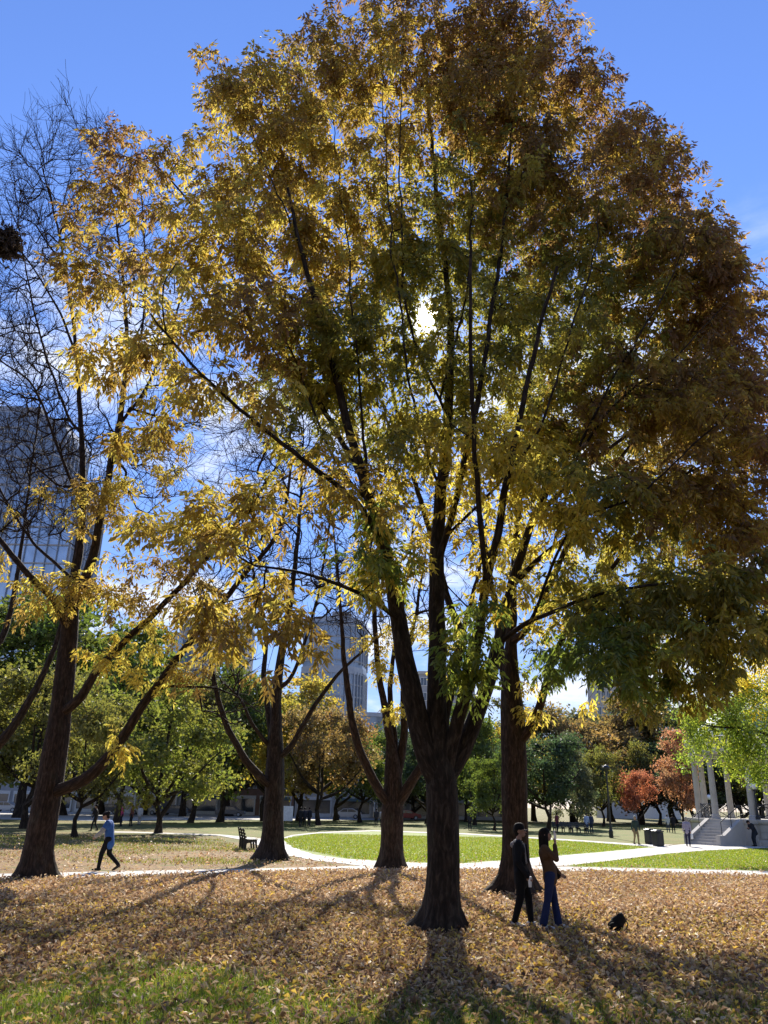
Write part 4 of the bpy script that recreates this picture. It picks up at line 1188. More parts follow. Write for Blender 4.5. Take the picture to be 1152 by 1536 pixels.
FAR = [
    (-60, 100, 860, 1.0, 'round2', 'green', 'big green tree filling the left edge behind the bare limbs'), (30, 92, 880, 0.85, 'tall1', 'green', 'tall green tree under the blue glass tower'),
    (95, 110, 930, 0.9, 'round1', 'lime', 'light green tree behind the leaning trunk'), (150, 120, 960, 1.0, 'tall2', 'olive', 'olive tree between the leaning trunk and its long limb'),
    (215, 125, 985, 0.9, 'round1', 'green', 'green treetop below the pale office block'), (275, 118, 1005, 0.9, 'tall1', 'grey', 'greyish tree seen through the long limb'),
    (345, 130, 1020, 0.95, 'round2', 'olive', 'olive treetop right of the pale office block'), (450, 105, 1020, 0.85, 'tall2', 'yellow', 'bright yellow treetop left of the glass tower foot'),
    (505, 112, 1062, 0.85, 'round1', 'brown', 'brown treetop in front of the glass tower foot'), (580, 125, 1085, 0.9, 'tall1', 'dark', 'dark treetop right of the glass tower foot'),
    (655, 130, 1080, 0.85, 'round2', 'grey', 'greyish treetop seen between the limbs of the largest tree'), (700, 120, 1060, 0.8, 'tall2', 'green', 'green treetop right of the largest trunk'),
    (765, 118, 1060, 0.9, 'round1', 'yellow', 'yellow treetop behind the reddish trunk'), (800, 140, 1050, 0.9, 'tall1', 'grey', 'grey green treetop right of the reddish trunk'),
    (860, 135, 1050, 0.9, 'round2', 'brown', 'brownish treetop above the dark round tree'), (915, 150, 1035, 1.0, 'round1', 'grey', 'grey green treetop high behind the lamp post'),
    (960, 140, 1050, 0.9, 'tall2', 'brown', 'orange brown treetop high behind the red tree'), (1010, 150, 1030, 1.0, 'round2', 'dark', 'dark treetop high left of the bandstand'),
    (1070, 135, 1050, 0.9, 'tall1', 'olive', 'olive treetop above the first bandstand column'), (1140, 140, 1040, 0.95, 'round1', 'brown', 'brown treetop at the right edge behind the bandstand'),
    (1040, 120, 1080, 1.0, 'low1', 'dark', 'broad dark tree behind the rust red one'), (1110, 118, 1085, 1.0, 'low2', 'olive', 'broad olive tree far behind the bandstand base'), (880, 125, 1095, 1.1, 'low2', 'dark', 'broad dark tree far behind the lamp post'),
    (780, 128, 1100, 1.0, 'low1', 'green', 'broad green tree far behind the couple'), (620, 132, 1105, 1.0, 'low2', 'olive', 'broad olive tree far behind the largest trunk'), (960, 126, 1110, 1.1, 'low1', 'brown', 'broad brown tree far behind the litter bins'),
    (1215, 130, 1040, 1.0, 'round2', 'green', 'green tree beyond the right edge'),
]
for k, (x, d, yt, w, v, c, lb) in enumerate(FAR): bg_tree(x, 0, yt, w * 1.3, v, c, lb, rot=k * 2.3 + .5, d=d)


# unseen trees added behind and beside the viewer to hold back skylight
for k, (x, y, h, v, c, lb) in enumerate([(-15, -13, 19, 'round1', 'olive', 'olive tree added unseen behind the viewer at left'), (-2, -20, 22, 'round2', 'green', 'tall green tree added unseen straight behind the viewer'), (12, -15, 20, 'round1', 'brown', 'brown tree added unseen behind the viewer at right'),
                                          (-27, 0, 20, 'round2', 'olive', 'olive tree added unseen beside the viewer at left'), (27, -2, 20, 'round1', 'green', 'green tree added unseen beside the viewer at right'), (-10, -34, 24, 'tall1', 'dark', 'dark tree added unseen far behind the viewer'), (24, -26, 24, 'round2', 'dark', 'dark tree added unseen far behind the viewer at right')]):
    root = thing('park_tree', lb, 'tree', (x, y, 0), k * 1.3, 'trees across the park'); sc = h / 9.4
    for nm, me in zip(('trunk', 'branches', 'crown'), VAR[v]):
        o = link(nm, me, root, kind=None if nm == 'trunk' else 'stuff'); o.scale = (sc, sc, sc); cc = COLS[c]; o.color = (cc[0] / .6, cc[1] / .6, cc[2] / .6, 1)


def build_right_green():
    """green tree over the bandstand, its trunk beyond the frame"""
    T = Tree(31, tip=0.012, expo=2.3)
    b = base_of(1265, 1290); d = b[1]
    tr = T.limb([b] + px([(1262, 1230, d), (1255, 1160, d), (1245, 1090, d), (1240, 980, d), (1230, 850, d)]), 0.34, 0.08, jit=0.006)
    T.limb(px([(1190, 1120, d - .4), (1130, 1095, d - .8), (1070, 1090, d - 1), (1035, 1080, d - 1.2)]), 0.09, 0.02, T.near(at(1250, 1140, d), tr))
    T.limb(px([(1190, 1060, d), (1130, 1030, d), (1080, 1010, d)]), 0.09, 0.02, T.near(at(1245, 1090, d), tr))
    T.limb(px([(1290, 1040, d), (1340, 980, d)]), 0.1, 0.03, T.near(at(1245, 1090, d), tr))
    B = [(1100, 1105, 75, 50, d - .6, 2, 90, 'green'), (1160, 1080, 90, 70, d, 2.8, 110, 'green'), (1075, 1060, 45, 40, d - .6, 1.4, 40, 'green'), (1120, 1015, 60, 50, d, 2, 55, 'yellow'), (1050, 1120, 26, 24, d - 1, .8, 16, 'green'),
         (1230, 1020, 110, 110, d, 3, 150, 'green'), (1240, 880, 90, 90, d, 2.6, 90, 'green'), (1120, 1150, 40, 18, d - .6, 1, 16, 'green'), (1320, 1000, 80, 90, d, 2.6, 70, 'green'), (1160, 1160, 30, 14, d, 1, 10, 'green')]
    P, C = blob_points(B, T.rng)
    C = C * np.array([1.5, 1.45, 1.0])
    ends = T.grow(P, 0.4, minz=2.8, avoid_r=0.2)
    rg = T.rng; m = len(P) * 60
    Q = np.repeat(P, 60, 0) + rg.normal(0, .26, (m, 3)); dd = unit(rg.normal(0, 1, (m, 3)) + np.array([0, 0, -.3])); nr = unit(np.cross(dd, rg.normal(0, 1, (m, 3))))
    l = 0.15 * rg.uniform(.6, 1.2, (m, 1)); up = unit(np.cross(nr, dd)) * l * .12
    V = np.stack([Q - dd * l / 2, Q + nr * l * .34 + up, Q + dd * l / 2, Q - nr * l * .34 + up], 1).reshape(-1, 3)
    i = np.arange(m)[:, None] * 4
    F = np.stack([i + np.array([[0, 1, 2]]), i + np.array([[0, 2, 3]])], 1).reshape(-1, 3)
    Cc = np.repeat(C, 60, 0) * rg.uniform(.75, 1.25, (m, 1))
    plant('leafy_tree', 'bright green leafy boughs hanging over the bandstand at right edge', 'tree', T, (b[0], b[1], 0), M_BARK, (V, F, np.repeat(Cc, 2, 0)),
          'park trees around the lawn', (0.3, .7, 4, 1.0))


build_right_green()

# ------------------------------------------------------------------ buildings
def glass_mat(name, col, rough=0.12, metal=0.0):
    b = NB(name); v = b.coords('Object', (0.25, 0.25, 0.3))
    f = b.noise(v, 1.0, 3)
    c = b.ramp(f, [(0.35, tuple(x * 0.7 for x in col)), (0.65, col)])
    b.principled(c, rough, metal, None, 0.9)
    return b.m


M_GLASS = glass_mat('window_glass', (0.05, 0.065, 0.085))
M_GLASS_B = glass_mat('blue_curtain_glass', (0.34, 0.46, 0.62), 0.25, .65)
M_GLASS_G = glass_mat('grey_curtain_glass', (0.25, 0.31, 0.39), 0.3, .6)
M_FIN = simple('pale_metal_fin', (0.30, 0.33, 0.38), 0.4, 0.3, 0.08, 1.0)
M_STONE = simple('pale_stone_facade', (0.44, 0.43, 0.41), 0.85, 0, 0.12, 0.5)
M_STONE2 = simple('grey_stone_facade', (0.33, 0.34, 0.36), 0.85, 0, 0.12, 0.5)
M_BRICK = simple('brown_brick_facade', (0.24, 0.15, 0.11), 0.9, 0, 0.18, 1.2)
M_FRAME = simple('white_window_frame', (0.62, 0.62, 0.60), 0.6)
M_DARKM = simple('dark_metal', (0.03, 0.032, 0.035), 0.45, 0.4, 0.15, 4)
M_SHADE = simple('awning_cloth', (0.10, 0.14, 0.12), 0.8)


def box_building(name, label, x0, x1, ytop, d, depth, mat, rows, cols, winw=0.55, winh=0.55, ground=3.6, shop=False, win_part='window', glass=None, visible_from=0, group='buildings beyond the park'):
    """a block whose front spans photo columns x0..x1 at distance d"""
    a = at(x0, 1210, d); b = at(x1, 1210, d)
    W = b[0] - a[0]; H = at((x0 + x1) / 2, ytop, d)[2]
    root = thing(name, label, 'building', (a[0] + W / 2, d, 0), 0, group)
    m = MB(); m.box((0, depth / 2, H / 2), (W, depth, H)); m.build('wall', mat, root)
    m = MB(); m.box((0, depth / 2, H + .35), (W + .6, depth + .6, .7)); rf = m.build('roof', M_STONE2 if mat is not M_STONE2 else M_STONE, root)
    m = MB(); m.box((W * .15, depth * .5, H + 2.0), (W * .3, depth * .4, 2.6)); m.build('plant_room', M_STONE2, rf)
    fh = (H - ground) / rows; cw = W / cols
    fm = MB(); ww, wh = cw * winw, fh * winh
    fm.box((0, -.06, wh / 2 + .06), (ww + .24, .16, .12)).box((0, -.06, -wh / 2 - .06), (ww + .36, .2, .12)).box((-ww / 2 - .06, -.06, 0), (.12, .15, wh)).box((ww / 2 + .06, -.06, 0), (.12, .15, wh)).box((0, -.04, 0), (.07, .1, wh))
    fme = fm.mesh('window', M_FRAME)
    pm = MB(); pm.box((0, -.012, 0), (ww, .03, wh)); pme = pm.mesh('pane', glass or M_GLASS)
    for r in range(rows):
        for c in range(cols):
            o = link('window', fme, root); o.location = (-W / 2 + cw * (c + .5), 0, ground + fh * (r + .5))
            link('pane', pme, o)
    if shop:
        n = max(2, int(W / 4.5)); sw = W / n
        sm = MB(); sm.box((0, -.08, 2.85), (sw * .9, .22, .5)).box((-sw * .42, -.06, 1.35), (.22, .2, 2.5)).box((sw * .42, -.06, 1.35), (.22, .2, 2.5)).box((0, -.06, .3), (sw * .8, .18, .5))
        sme = sm.mesh('shopfront', M_FRAME); gm = MB(); gm.box((0, -.02, 1.6), (sw * .8, .05, 2.0)); gme = gm.mesh('pane', M_GLASS)
        am = MB(); am.extr([(0, 3.05), (0, 2.95), (-1.1, 2.45), (-1.15, 2.55)], -sw * .4, sw * .4)
        bmesh.ops.rotate(am.bm, verts=am.bm.verts[:], cent=(0, 0, 0), matrix=Matrix.Rotation(PI / 2, 3, 'Z')); ame = am.mesh('awning', M_SHADE)
        for k in range(n):
            o = link('shopfront', sme, root); o.location = (-W / 2 + sw * (k + .5), 0, 0)
            link('pane', gme, o)
            if k % 3 == 1: link('awning', ame, o)
    return root


for k, (x0, x1, yt, mt, lb) in enumerate([(-120, 60, 1075, M_STONE2, 'grey street front at far left under the trees'), (62, 205, 1090, M_STONE, 'pale street front behind the person in pink'),
                                          (207, 330, 1095, M_STONE2, 'grey blue street front behind the wide lime green tree'), (332, 440, 1100, M_BRICK, 'brown brick street front behind the dark bench'),
                                          (442, 560, 1100, M_STONE, 'white street front behind the white notice board'), (562, 760, 1105, M_STONE2, 'grey street front behind the largest trunk')]):
    box_building('street_building', lb, x0, x1, yt, 138.0, 14, mt, 3, 6, shop=True)
box_building('office_block', 'pale grey office block above the trees behind the long limb', 246, 292, 930, 210, 16, M_STONE, 11, 4, .7, .5)
box_building('office_block', 'small blue fronted block left of the pale office block', 222, 247, 952, 200, 14, M_GLASS_B, 9, 3, .8, .6, glass=M_GLASS_B)
box_building('office_block', 'grey roofed block between long limb and candelabra tree', 318, 350, 938, 220, 14, M_STONE2, 10, 3, .7, .5)
box_building('office_block', 'grey block seen between the limbs of the largest tree', 628, 716, 1012, 190, 18, M_STONE2, 8, 6, .6, .5)
box_building('office_block', 'pale high block behind the right hand crown', 906, 962, 985, 205, 8, M_STONE, 9, 7, .6, .5)
box_building('office_block', 'low white fronted block behind right hand crown', 966, 1020, 1036, 215, 8, M_FRAME, 6, 7, .7, .45)


def curtain_tower(name, label, pts, H, d0, glassm, floor, finw, finstep, crown=None, split=None):
    """glass tower: prism over pts (local x, y), floor bands, vertical fins, stepped top"""
    cx = sum(p[0] for p in pts) / len(pts)
    root = thing(name, label, 'building', (cx, d0, 0), 0, 'buildings beyond the park')
    P = [(x - cx, y) for x, y in pts]
    m = MB(); m.prism(P, 0, H); m.build('glazing', glassm, root)
    bands = MB(); fins = MB()
    n = len(P)
    for i in range(n):
        a = np.array(P[i]); b = np.array(P[(i + 1) % n]); e = b - a; ln = np.linalg.norm(e); u = e / ln; nr = np.array([u[1], -u[0]])
        if nr[1] > 0.5: continue
        rot = Matrix.Rotation(math.atan2(u[1], u[0]), 3, 'Z')
        mid = (a + b) / 2 + nr * 0.06
        z = floor
        while z < H - .5:
            bands.box((mid[0], mid[1], z), (ln - .02, .22, .45 if glassm is not M_GLASS_B else .3), rot); z += floor
        k = int(ln / finstep)
        for j in range(k + 1):
            p = a + u * (ln * (j + .0) / max(1, k)) + nr * 0.22
            if split:
                fins.box((p[0], p[1], split * .5), (finw, .5, split - 1), rot); 
                if j % 2 == 0: fins.box((p[0], p[1], split + (H - split) / 2 + 1), (finw * .6, .4, H - split - 2), rot)
            else: fins.box((p[0], p[1], H / 2), (finw, .4, H - 1), rot)
    bands.build('floor_bands', M_STONE2, root, kind='stuff'); fins.build('fins', M_FIN, root, kind='stuff')
    if split:
        m = MB(); m.prism([(x * 1.03, y - .4 if y < 5 else y) for x, y in P], split - 1.2, split + 1.0); m.build('belt_course', M_FIN, root)
    m = MB(); m.prism([(x * .97, y) for x, y in P], H, H + 1.6); m.build('parapet', M_FIN, root)
    m = MB(); m.box((0, 9, H + 3.0), (6, 6, 3.0)); m.build('plant_room', M_STONE2, root)
    return root


dT = 240.0
ax, bx_ = at(452, 1000, dT)[0], at(548, 1000, dT)[0]; wT = bx_ - ax; HT = at(500, 932, dT)[2]; sT = at(500, 1003, dT)[2]
curtain_tower('glass_tower', 'glass tower with white vertical fins and rounded corner, between bare limbs', [(ax, 4), (ax + wT * .25, 0), (ax + wT * .62, 0), (ax + wT * .82, 2.0), (ax + wT * .95, 6), (bx_, 12), (bx_, 22), (ax, 22)], HT, dT, M_GLASS_G, 3.6, .32, 1.3, split=sT)
a0 = at(470, 1085, 225)[0]; a1 = at(612, 1085, 225)[0]; hP = at(540, 1076, 225)[2]
pr = thing('podium_building', 'low curved pale building at the foot of the glass tower', 'building', ((a0 + a1) / 2, 225, 0), 0, 'buildings beyond the park')
wP = (a1 - a0) / 2
arc = [(-wP + 2 * wP * t, -3.0 * math.sin(PI * t)) for t in np.linspace(0, 1, 13)]
m = MB(); m.prism(arc + [(wP, 8), (-wP, 8)], 0, hP); m.build('wall', M_GLASS_G, pr)
for z in (hP * .55, hP * .78, hP):
    m = MB(); m.prism([(x * 1.02, y - .4) for x, y in arc] + [(wP * 1.02, 8.3), (-wP * 1.02, 8.3)], z, z + 1.1); m.build('cornice', M_FIN, pr)
dL = 175.0
x0, x1 = at(-120, 1000, dL)[0], at(54, 760, dL)[0]; hh = at(20, 618, dL)[2]
curtain_tower('office_tower', 'tall grey office tower at left edge behind the bare branches', [(x0, 0), (x1 - 8, 0), (x1, 9), (x1, 26), (x0, 26)], hh, dL, M_GLASS_G, 3.8, .12, 2.2)
dL = 150.0
x0, x1 = at(10, 800, dL)[0], at(107, 800, dL)[0]; hh = at(60, 728, dL)[2]
curtain_tower('office_tower', 'blue glass office tower lower at left, in front of the grey one', [(x0, 0), (x1, 0), (x1, 16), (x0, 16)], hh, dL, M_GLASS_B, 3.8, .08, 1.9)


# ------------------------------------------------------------------ bandstand
def band_stone():
    b = NB('bandstand_stone'); v = b.coords('Object')
    g = b.noise(v, 0.9, 5); f = b.noise(v, 14, 4)
    c = b.ramp(g, [(0.3, (0.40, 0.375, 0.345)), (0.7, (0.53, 0.50, 0.46))])
    vv = b.coords('Object', (3.5, 3.5, .35)); st = b.noise(vv, 1.0, 4)
    c = b.mix(b.rng(st, 0.55, 0.75, 0, .45), c, (0.22, 0.21, 0.20))
    b.principled(c, .85, 0, b.bump(f, .25, .01), .3)
    return b.m


M_BS = band_stone()
M_GLOBE = simple('white_glass_globe', (0.85, 0.85, 0.85), 0.2, 0, 0.03)


def build_bandstand():
    Lf = gnd(1049, 1266.5); Rb = 6.4; rc = 5.75; zb = 1.6
    c = (Lf[0] + Rb + 1.35, Lf[1] + 3.6)
    root = thing('bandstand', 'round stone bandstand with columns and iron railing at right edge', 'bandstand', (c[0], c[1], 0), R(-15))
    m = MB(); m.lathe([(0, 0), (Rb + .12, 0), (Rb + .12, .30), (Rb - .02, .42), (Rb - .02, 1.30), (Rb + .06, 1.34), (Rb + .14, 1.46), (Rb + .14, zb), (0, zb)], n=96); m.build('base', M_BS, root)
    n = 12
    pm = MB(); pm.box((Rb - .05, 0, .16), (.86, 1.15, .32), bevel=.03).box((Rb - .05, 0, .85), (.62, .86, 1.1), bevel=.02).box((Rb - .05, 0, 1.49), (.84, 1.1, .28), bevel=.04); pme = pm.mesh('pier', M_BS)
    prof = [(0, 0), (.31, 0), (.31, .12), (.27, .16), (.29, .22), (.225, .3), (.22, 1.4), (.20, 3.2), (.19, 4.0), (.25, 4.05), (.235, 4.1), (.31, 4.3), (.33, 4.42), (0, 4.42)]
    cm = MB(); cm.lathe(prof, n=48, mod=lambda a: 1 + .022 * math.cos(a * 16)); cme = cm.mesh('column', M_BS)
    # iron railing panel between two columns: rails, crossed bars with a ring
    ch = 2 * rc * math.sin(PI / n) - .8
    rm = MB()
    for z in (.12, .98): rm.tube((-ch / 2, 0, z), (ch / 2, 0, z), .028, n=6)
    for s_ in (-1, 1):
        rm.tube((s_ * ch / 2, 0, .0), (s_ * ch / 2, 0, 1.05), .03, n=6)
        rm.tube((-ch / 2, 0, .12 if s_ > 0 else .98), (ch / 2, 0, .98 if s_ > 0 else .12), .03, n=6)
        for k in range(1, 6): rm.tube((s_ * ch / 2 * k / 6, 0, .12), (s_ * ch / 2 * k / 6, 0, .98), .011, n=5)
    for k in range(16):
        a, b = 2 * PI * k / 16, 2 * PI * (k + 1) / 16
        rm.tube((.2 * math.cos(a), 0, .55 + .2 * math.sin(a)), (.2 * math.cos(b), 0, .55 + .2 * math.sin(b)), .018, n=5)
    rme = rm.mesh('railing', M_DARKM)
    for k in range(n):
        a = PI + k * 2 * PI / n
        o = link('pier', pme, root); o.rotation_euler = (0, 0, a)
        o = link('column', cme, root); o.location = (rc * math.cos(a), rc * math.sin(a), zb)
        if k != 1:
            am = a + PI / n; r2 = rc * math.cos(PI / n)
            o = link('railing', rme, root); o.location = (r2 * math.cos(am), r2 * math.sin(am), zb); o.rotation_euler = (0, 0, am + PI / 2)
    # two courses of curved blocks round the drum, joints recessed
    for z0, z1 in ((.44, .86), (.875, 1.29)):
        nb = 36; bm_ = MB(); da = 2 * PI / nb / 2 - .003
        aa = np.linspace(-da, da, 5)
        outer = [((Rb + .05) * math.cos(q), (Rb + .05) * math.sin(q)) for q in aa]; inner = [((Rb - .06) * math.cos(q), (Rb - .06) * math.sin(q)) for q in aa[::-1]]
        bm_.prism(outer + inner, z0, z1); sme_ = bm_.mesh('stone_block', M_BS)
        for k in range(nb):
            o = link('stone_block', sme_, root); o.rotation_euler = (0, 0, (k + (.5 if z0 > .5 else 0)) * 2 * PI / nb)
    # stair with stone cheeks and a handrail
    a = PI + 1.5 * 2 * PI / n
    st = bpy.data.objects.new('stair', None)
    sm = MB()
    for k in range(9): sm.box((Rb + .3 + .3 * (8 - k) / 1.0 * .9, 0, (k + .5) * .177), (.34, 2.2, .177))
    for k in range(9):
        if k: sm.box((Rb - .15 + (.15 + .27 * (8 - k)) / 2 + .1, 0, k * .177 / 2 - .004), (.3 + .27 * (8 - k), 2.18, max(.02, k * .177 - .02)))
    so = sm.build('stair', M_BS, root); so.rotation_euler = (0, 0, a)
    for s_ in (-1, 1):
        km = MB(); km.extr([(Rb - .1, 0), (Rb + 2.75, 0), (Rb + 2.75, .62), (Rb + 2.25, .62), (Rb + .35, 1.64), (Rb - .1, 1.64)], s_ * 1.28 - .16, s_ * 1.28 + .16); km.build('cheek_wall', M_BS, so)
        hm = MB(); hm.tube((Rb + .2, s_ * 1.28, 2.5), (Rb + 2.3, s_ * 1.28, 1.45), .03, n=8)
        for t in (0, .5, 1): hm.tube((Rb + .2 + 2.1 * t, s_ * 1.28, 2.5 - 1.05 * t), (Rb + .2 + 2.1 * t, s_ * 1.28, 1.6 - 1.0 * t), .022, n=6)
        hm.build('handrail', M_DARKM, so)
    m = MB(); m.lathe([(4.9, zb + 4.42), (6.05, zb + 4.42), (6.05, zb + 4.95), (6.2, zb + 5.0), (6.35, zb + 5.5), (5.6, zb + 5.6), (4.9, zb + 5.5), (4.9, zb + 4.42)], n=72); m.build('entablature', M_BS, root)
    m = MB(); m.lathe([(5.7, zb + 5.56), (5.2, zb + 6.4), (4.2, zb + 7.3), (2.6, zb + 8.1), (1.0, zb + 8.5), (.4, zb + 8.6), (.3, zb + 9.3), (0, zb + 9.4)], n=48); m.build('roof', simple('green_copper', (0.20, 0.30, 0.26), .7), root, smooth=True)
    return c, Rb


BC, BR = build_bandstand()


def globe_lamp(name, loc, h, label, r=.24):
    root = thing(name, label, 'lamp', loc)
    m = MB(); m.lathe([(0, 0), (.16, 0), (.16, .18), (.09, .3), (.06, .9), (.05, h - .35), (.09, h - .3), (.09, h - .24), (.12, h - .2), (0, h - .2)], n=14); m.build('pole', M_DARKM, root)
    m = MB(); m.ball((0, 0, h), r, 20); m.build('globe', M_GLOBE, root, smooth=True)
    m = MB(); m.lathe([(0, h + r * .93), (.06, h + r * .97), (.03, h + r + .08), (0, h + r + .12)], n=10); m.build('finial', M_DARKM, root)


p = at(1137, 1226, 56.3); pt = at(1135, 1179, 56.3)
globe_lamp('globe_lamp', (p[0], p[1], 1.6), pt[2] - 1.6, 'white globe lamp standing on the bandstand edge by the stair')
p = gnd(1069, 1245); pt = at(1069, 1196, p[1])
globe_lamp('globe_lamp', (p[0], p[1], 0), pt[2], 'small white globe lamp seen between first two bandstand columns', .3)


def street_lamp():
    b = gnd(917, 1257); t = at(917, 1152, b[1])[2]
    root = thing('lamp_post', 'tall slim dark lamp post on the grass beyond the lawn', 'lamp post', (b[0], b[1], 0))
    m = MB(); m.lathe([(0, 0), (.17, 0), (.17, .5), (.12, .6), (.085, .9), (.065, t - .4), (.10, t - .38), (.10, t - .3), (0, t - .3)], n=14); m.build('pole', M_DARKM, root)
    m = MB(); m.lathe([(.1, t - .3), (.26, t - .1), (.30, t + .05), (.14, t + .2), (0, t + .24)], n=12); m.build('lantern', M_DARKM, root)


street_lamp()


# ------------------------------------------------------------------ bins, benches, notice board, bag
M_BENCH = simple('dark_green_painted_slats', (0.035, 0.035, 0.028), 0.55, 0, 0.3, 8)
M_BIN = simple('black_bin_paint', (0.012, 0.012, 0.013), 0.4, 0, 0.2, 5)


def litter_bin(loc, rot, label):
    root = thing('litter_bin', label, 'bin', loc, rot, 'black litter bins'); root.scale = (.78, .78, .74)
    m = MB(); m.box((0, 0, .60), (.66, .66, 1.02), bevel=.04); m.build('body', M_BIN, root)
    m = MB(); m.box((0, 0, 1.17), (.74, .74, .10), bevel=.03).box((0, 0, 1.25), (.5, .5, .08), bevel=.03); ld = m.build('lid', M_BIN, root)
    m = MB(); m.box((0, 0, .05), (.6, .6, .1)); m.build('plinth', M_DARKM, root)
    m = MB(); m.box((0, -.345, .98), (.44, .03, .16), bevel=.01); m.build('flap', M_DARKM, root)
    for s_ in (-1, 1):
        m = MB(); m.box((s_ * .2, -.336, .5), (.03, .012, .7)); m.build('rib', M_DARKM, root)


p = gnd(988, 1269.5); litter_bin((p[0], p[1], 0), .35, 'nearer and larger of two black litter bins by the path junction')
p = gnd(976, 1266.5); litter_bin((p[0], p[1], 0), .35, 'farther black litter bin peeking out left of the other')


def bench(loc, rot, label, W=1.9):
    root = thing('park_bench', label, 'bench', loc, rot, 'park benches')
    for k in range(3):
        y = -W / 2 + .12 + k * (W - .24) / 2
        m = MB()
        m.extr([(-.30, 0), (-.20, 0), (-.16, .30), (.16, .38), (.20, .36), (.24, .20), (.27, 0), (.35, 0), (.31, .25), (.30, .46), (-.16, .42), (-.24, .52), (-.36, .95), (-.42, .95), (-.30, .45)][::-1], y - .03, y + .03)
        m.build('frame', M_DARKM, root)
    sl = MB(); sl.box((0, 0, 0), (.085, W, .035), bevel=.008); sme = sl.mesh('seat_slat', M_BENCH)
    bl = MB(); bl.box((0, 0, 0), (.035, W, .10), bevel=.008); bme = bl.mesh('back_slat', M_BENCH)
    for k in range(5):
        o = link('seat_slat', sme, root); o.location = (-.12 + k * .1, 0, .462 + .008 * abs(k - 2) * .6)
    for k in range(3):
        o = link('back_slat', bme, root); o.location = (-.225 - k * .055, 0, .58 + k * .14); o.rotation_euler = (0, R(-20), 0)


p = gnd(371, 1274); bench((p[0], p[1], 0), R(16), 'dark slatted bench facing the pale path, left of the lawn', 2.1)
p = gnd(868, 1250); bench((p[0], p[1], 0), R(-70), 'far bench under the dense dark green tree')
p = gnd(845, 1249); bench((p[0], p[1], 0), R(-80), 'far bench nearest the reddish trunk on the right side')


def notice():
    b = gnd(430, 1240)
    root = thing('notice_board', 'small white board on two legs on the far grass', 'sign', (b[0], b[1], 0), R(4))
    m = MB(); m.box((0, 0, 1.15), (1.05, .04, 1.3), bevel=.01); m.build('board', simple('white_sign_board', (.7, .71, .70), .5), root)
    for s_ in (-1, 1):
        m = MB(); m.tube((s_ * .45, .05, 0), (s_ * .45, .05, 1.7), .025, n=6); m.build('leg', M_DARKM, root)


notice()


def backpack():
    b = gnd(925, 1400)
    root = thing('backpack', 'small black backpack slumped on the fallen leaves right of the couple', 'bag', (b[0], b[1], .015), R(-25))
    mt = simple('black_nylon', (0.006, 0.006, 0.007), .8, 0, .3, 12, .3, .2)
    m = MB(); m.ball((0, 0, .15), .155, 24, (.95, .70, 1.05))
    for v in m.bm.verts:
        x, y, z = v.co
        v.co.x += .30 * (z - .1) + .012 * math.sin(z * 40 + y * 25); v.co.z = max(v.co.z * (1 + .12 * math.sin(x * 18)), .0); v.co.y += .012 * math.sin(x * 30 + z * 22)
    m.build('body', mt, root, smooth=True)
    m = MB(); m.ball((-.02, -.10, .10), .09, 16, (1.0, .45, .8)); m.build('pocket', mt, root, smooth=True)
    m = MB()
    pts = [Vector((.12 + .05 * math.sin(t * PI), .02, .26 - .24 * t)) + Vector((.035 * math.sin(t * PI * 1.0), 0, 0)) for t in np.linspace(0, 1, 9)]
    for a, b_ in zip(pts[:-1], pts[1:]): m.tube(a, b_, .012, n=6)
    m.build('strap', simple('tan_strap', (.12, .08, .05), .7), root, smooth=True)
    m = MB()
    pts = [Vector((.05 + .03 * math.cos(t), 0, .30 + .035 * math.sin(t))) for t in np.linspace(-.4, 3.5, 9)]
    for a, b_ in zip(pts[:-1], pts[1:]): m.tube(a, b_, .008, n=6)
    m.build('handle', mt, root)


backpack()


# ------------------------------------------------------------------ parked cars on the street
def car_paint(name, c): return simple(name, c, .3, .1, .05, 2, 0.02, .6)


def build_car(label, paint):
    root = thing('parked_car', label, 'car', (0, 0, 0), 0, 'cars parked along the far street')
    m = MB(); m.extr([(-2.15, .32), (2.15, .32), (2.2, .62), (2.1, .82), (1.15, .95), (.55, 1.42), (-.95, 1.46), (-1.75, 1.0), (-2.15, .95), (-2.22, .6)][::-1], -.86, .86)
    bmesh.ops.bevel(m.bm, geom=m.bm.edges[:], offset=.06, segments=2, profile=.5, affect='EDGES'); m.build('body', paint, root)
    for s_ in (-1, 1):
        m = MB(); m.extr([(1.0, .97), (.50, 1.36), (-.1, 1.38), (-.1, .97)], s_ * .868 - .01, s_ * .868 + .01); m.build('window', M_GLASS, root)
        m = MB(); m.extr([(-.18, .97), (-.18, 1.38), (-.92, 1.39), (-1.5, 1.0)], s_ * .868 - .01, s_ * .868 + .01); m.build('window', M_GLASS, root)
        for x in (-1.32, 1.35):
            wm = MB(); wm.tube((x, s_ * .72, .33), (x, s_ * .9, .33), .33, n=18); wo_ = wm.build('wheel', M_BIN, root)
            rm = MB(); rm.tube((x, s_ * .89, .33), (x, s_ * .915, .33), .2, n=12); rm.build('rim', M_FIN, wo_)
        m = MB(); m.box((2.15, s_ * .6, .68), (.12, .34, .14), bevel=.02); m.build('headlight', M_FRAME, root)
        m = MB(); m.box((-2.18, s_ * .62, .74), (.08, .3, .12), bevel=.02); m.build('tail_light', simple('red_lens', (.3, .02, .02), .3), root)
    return root


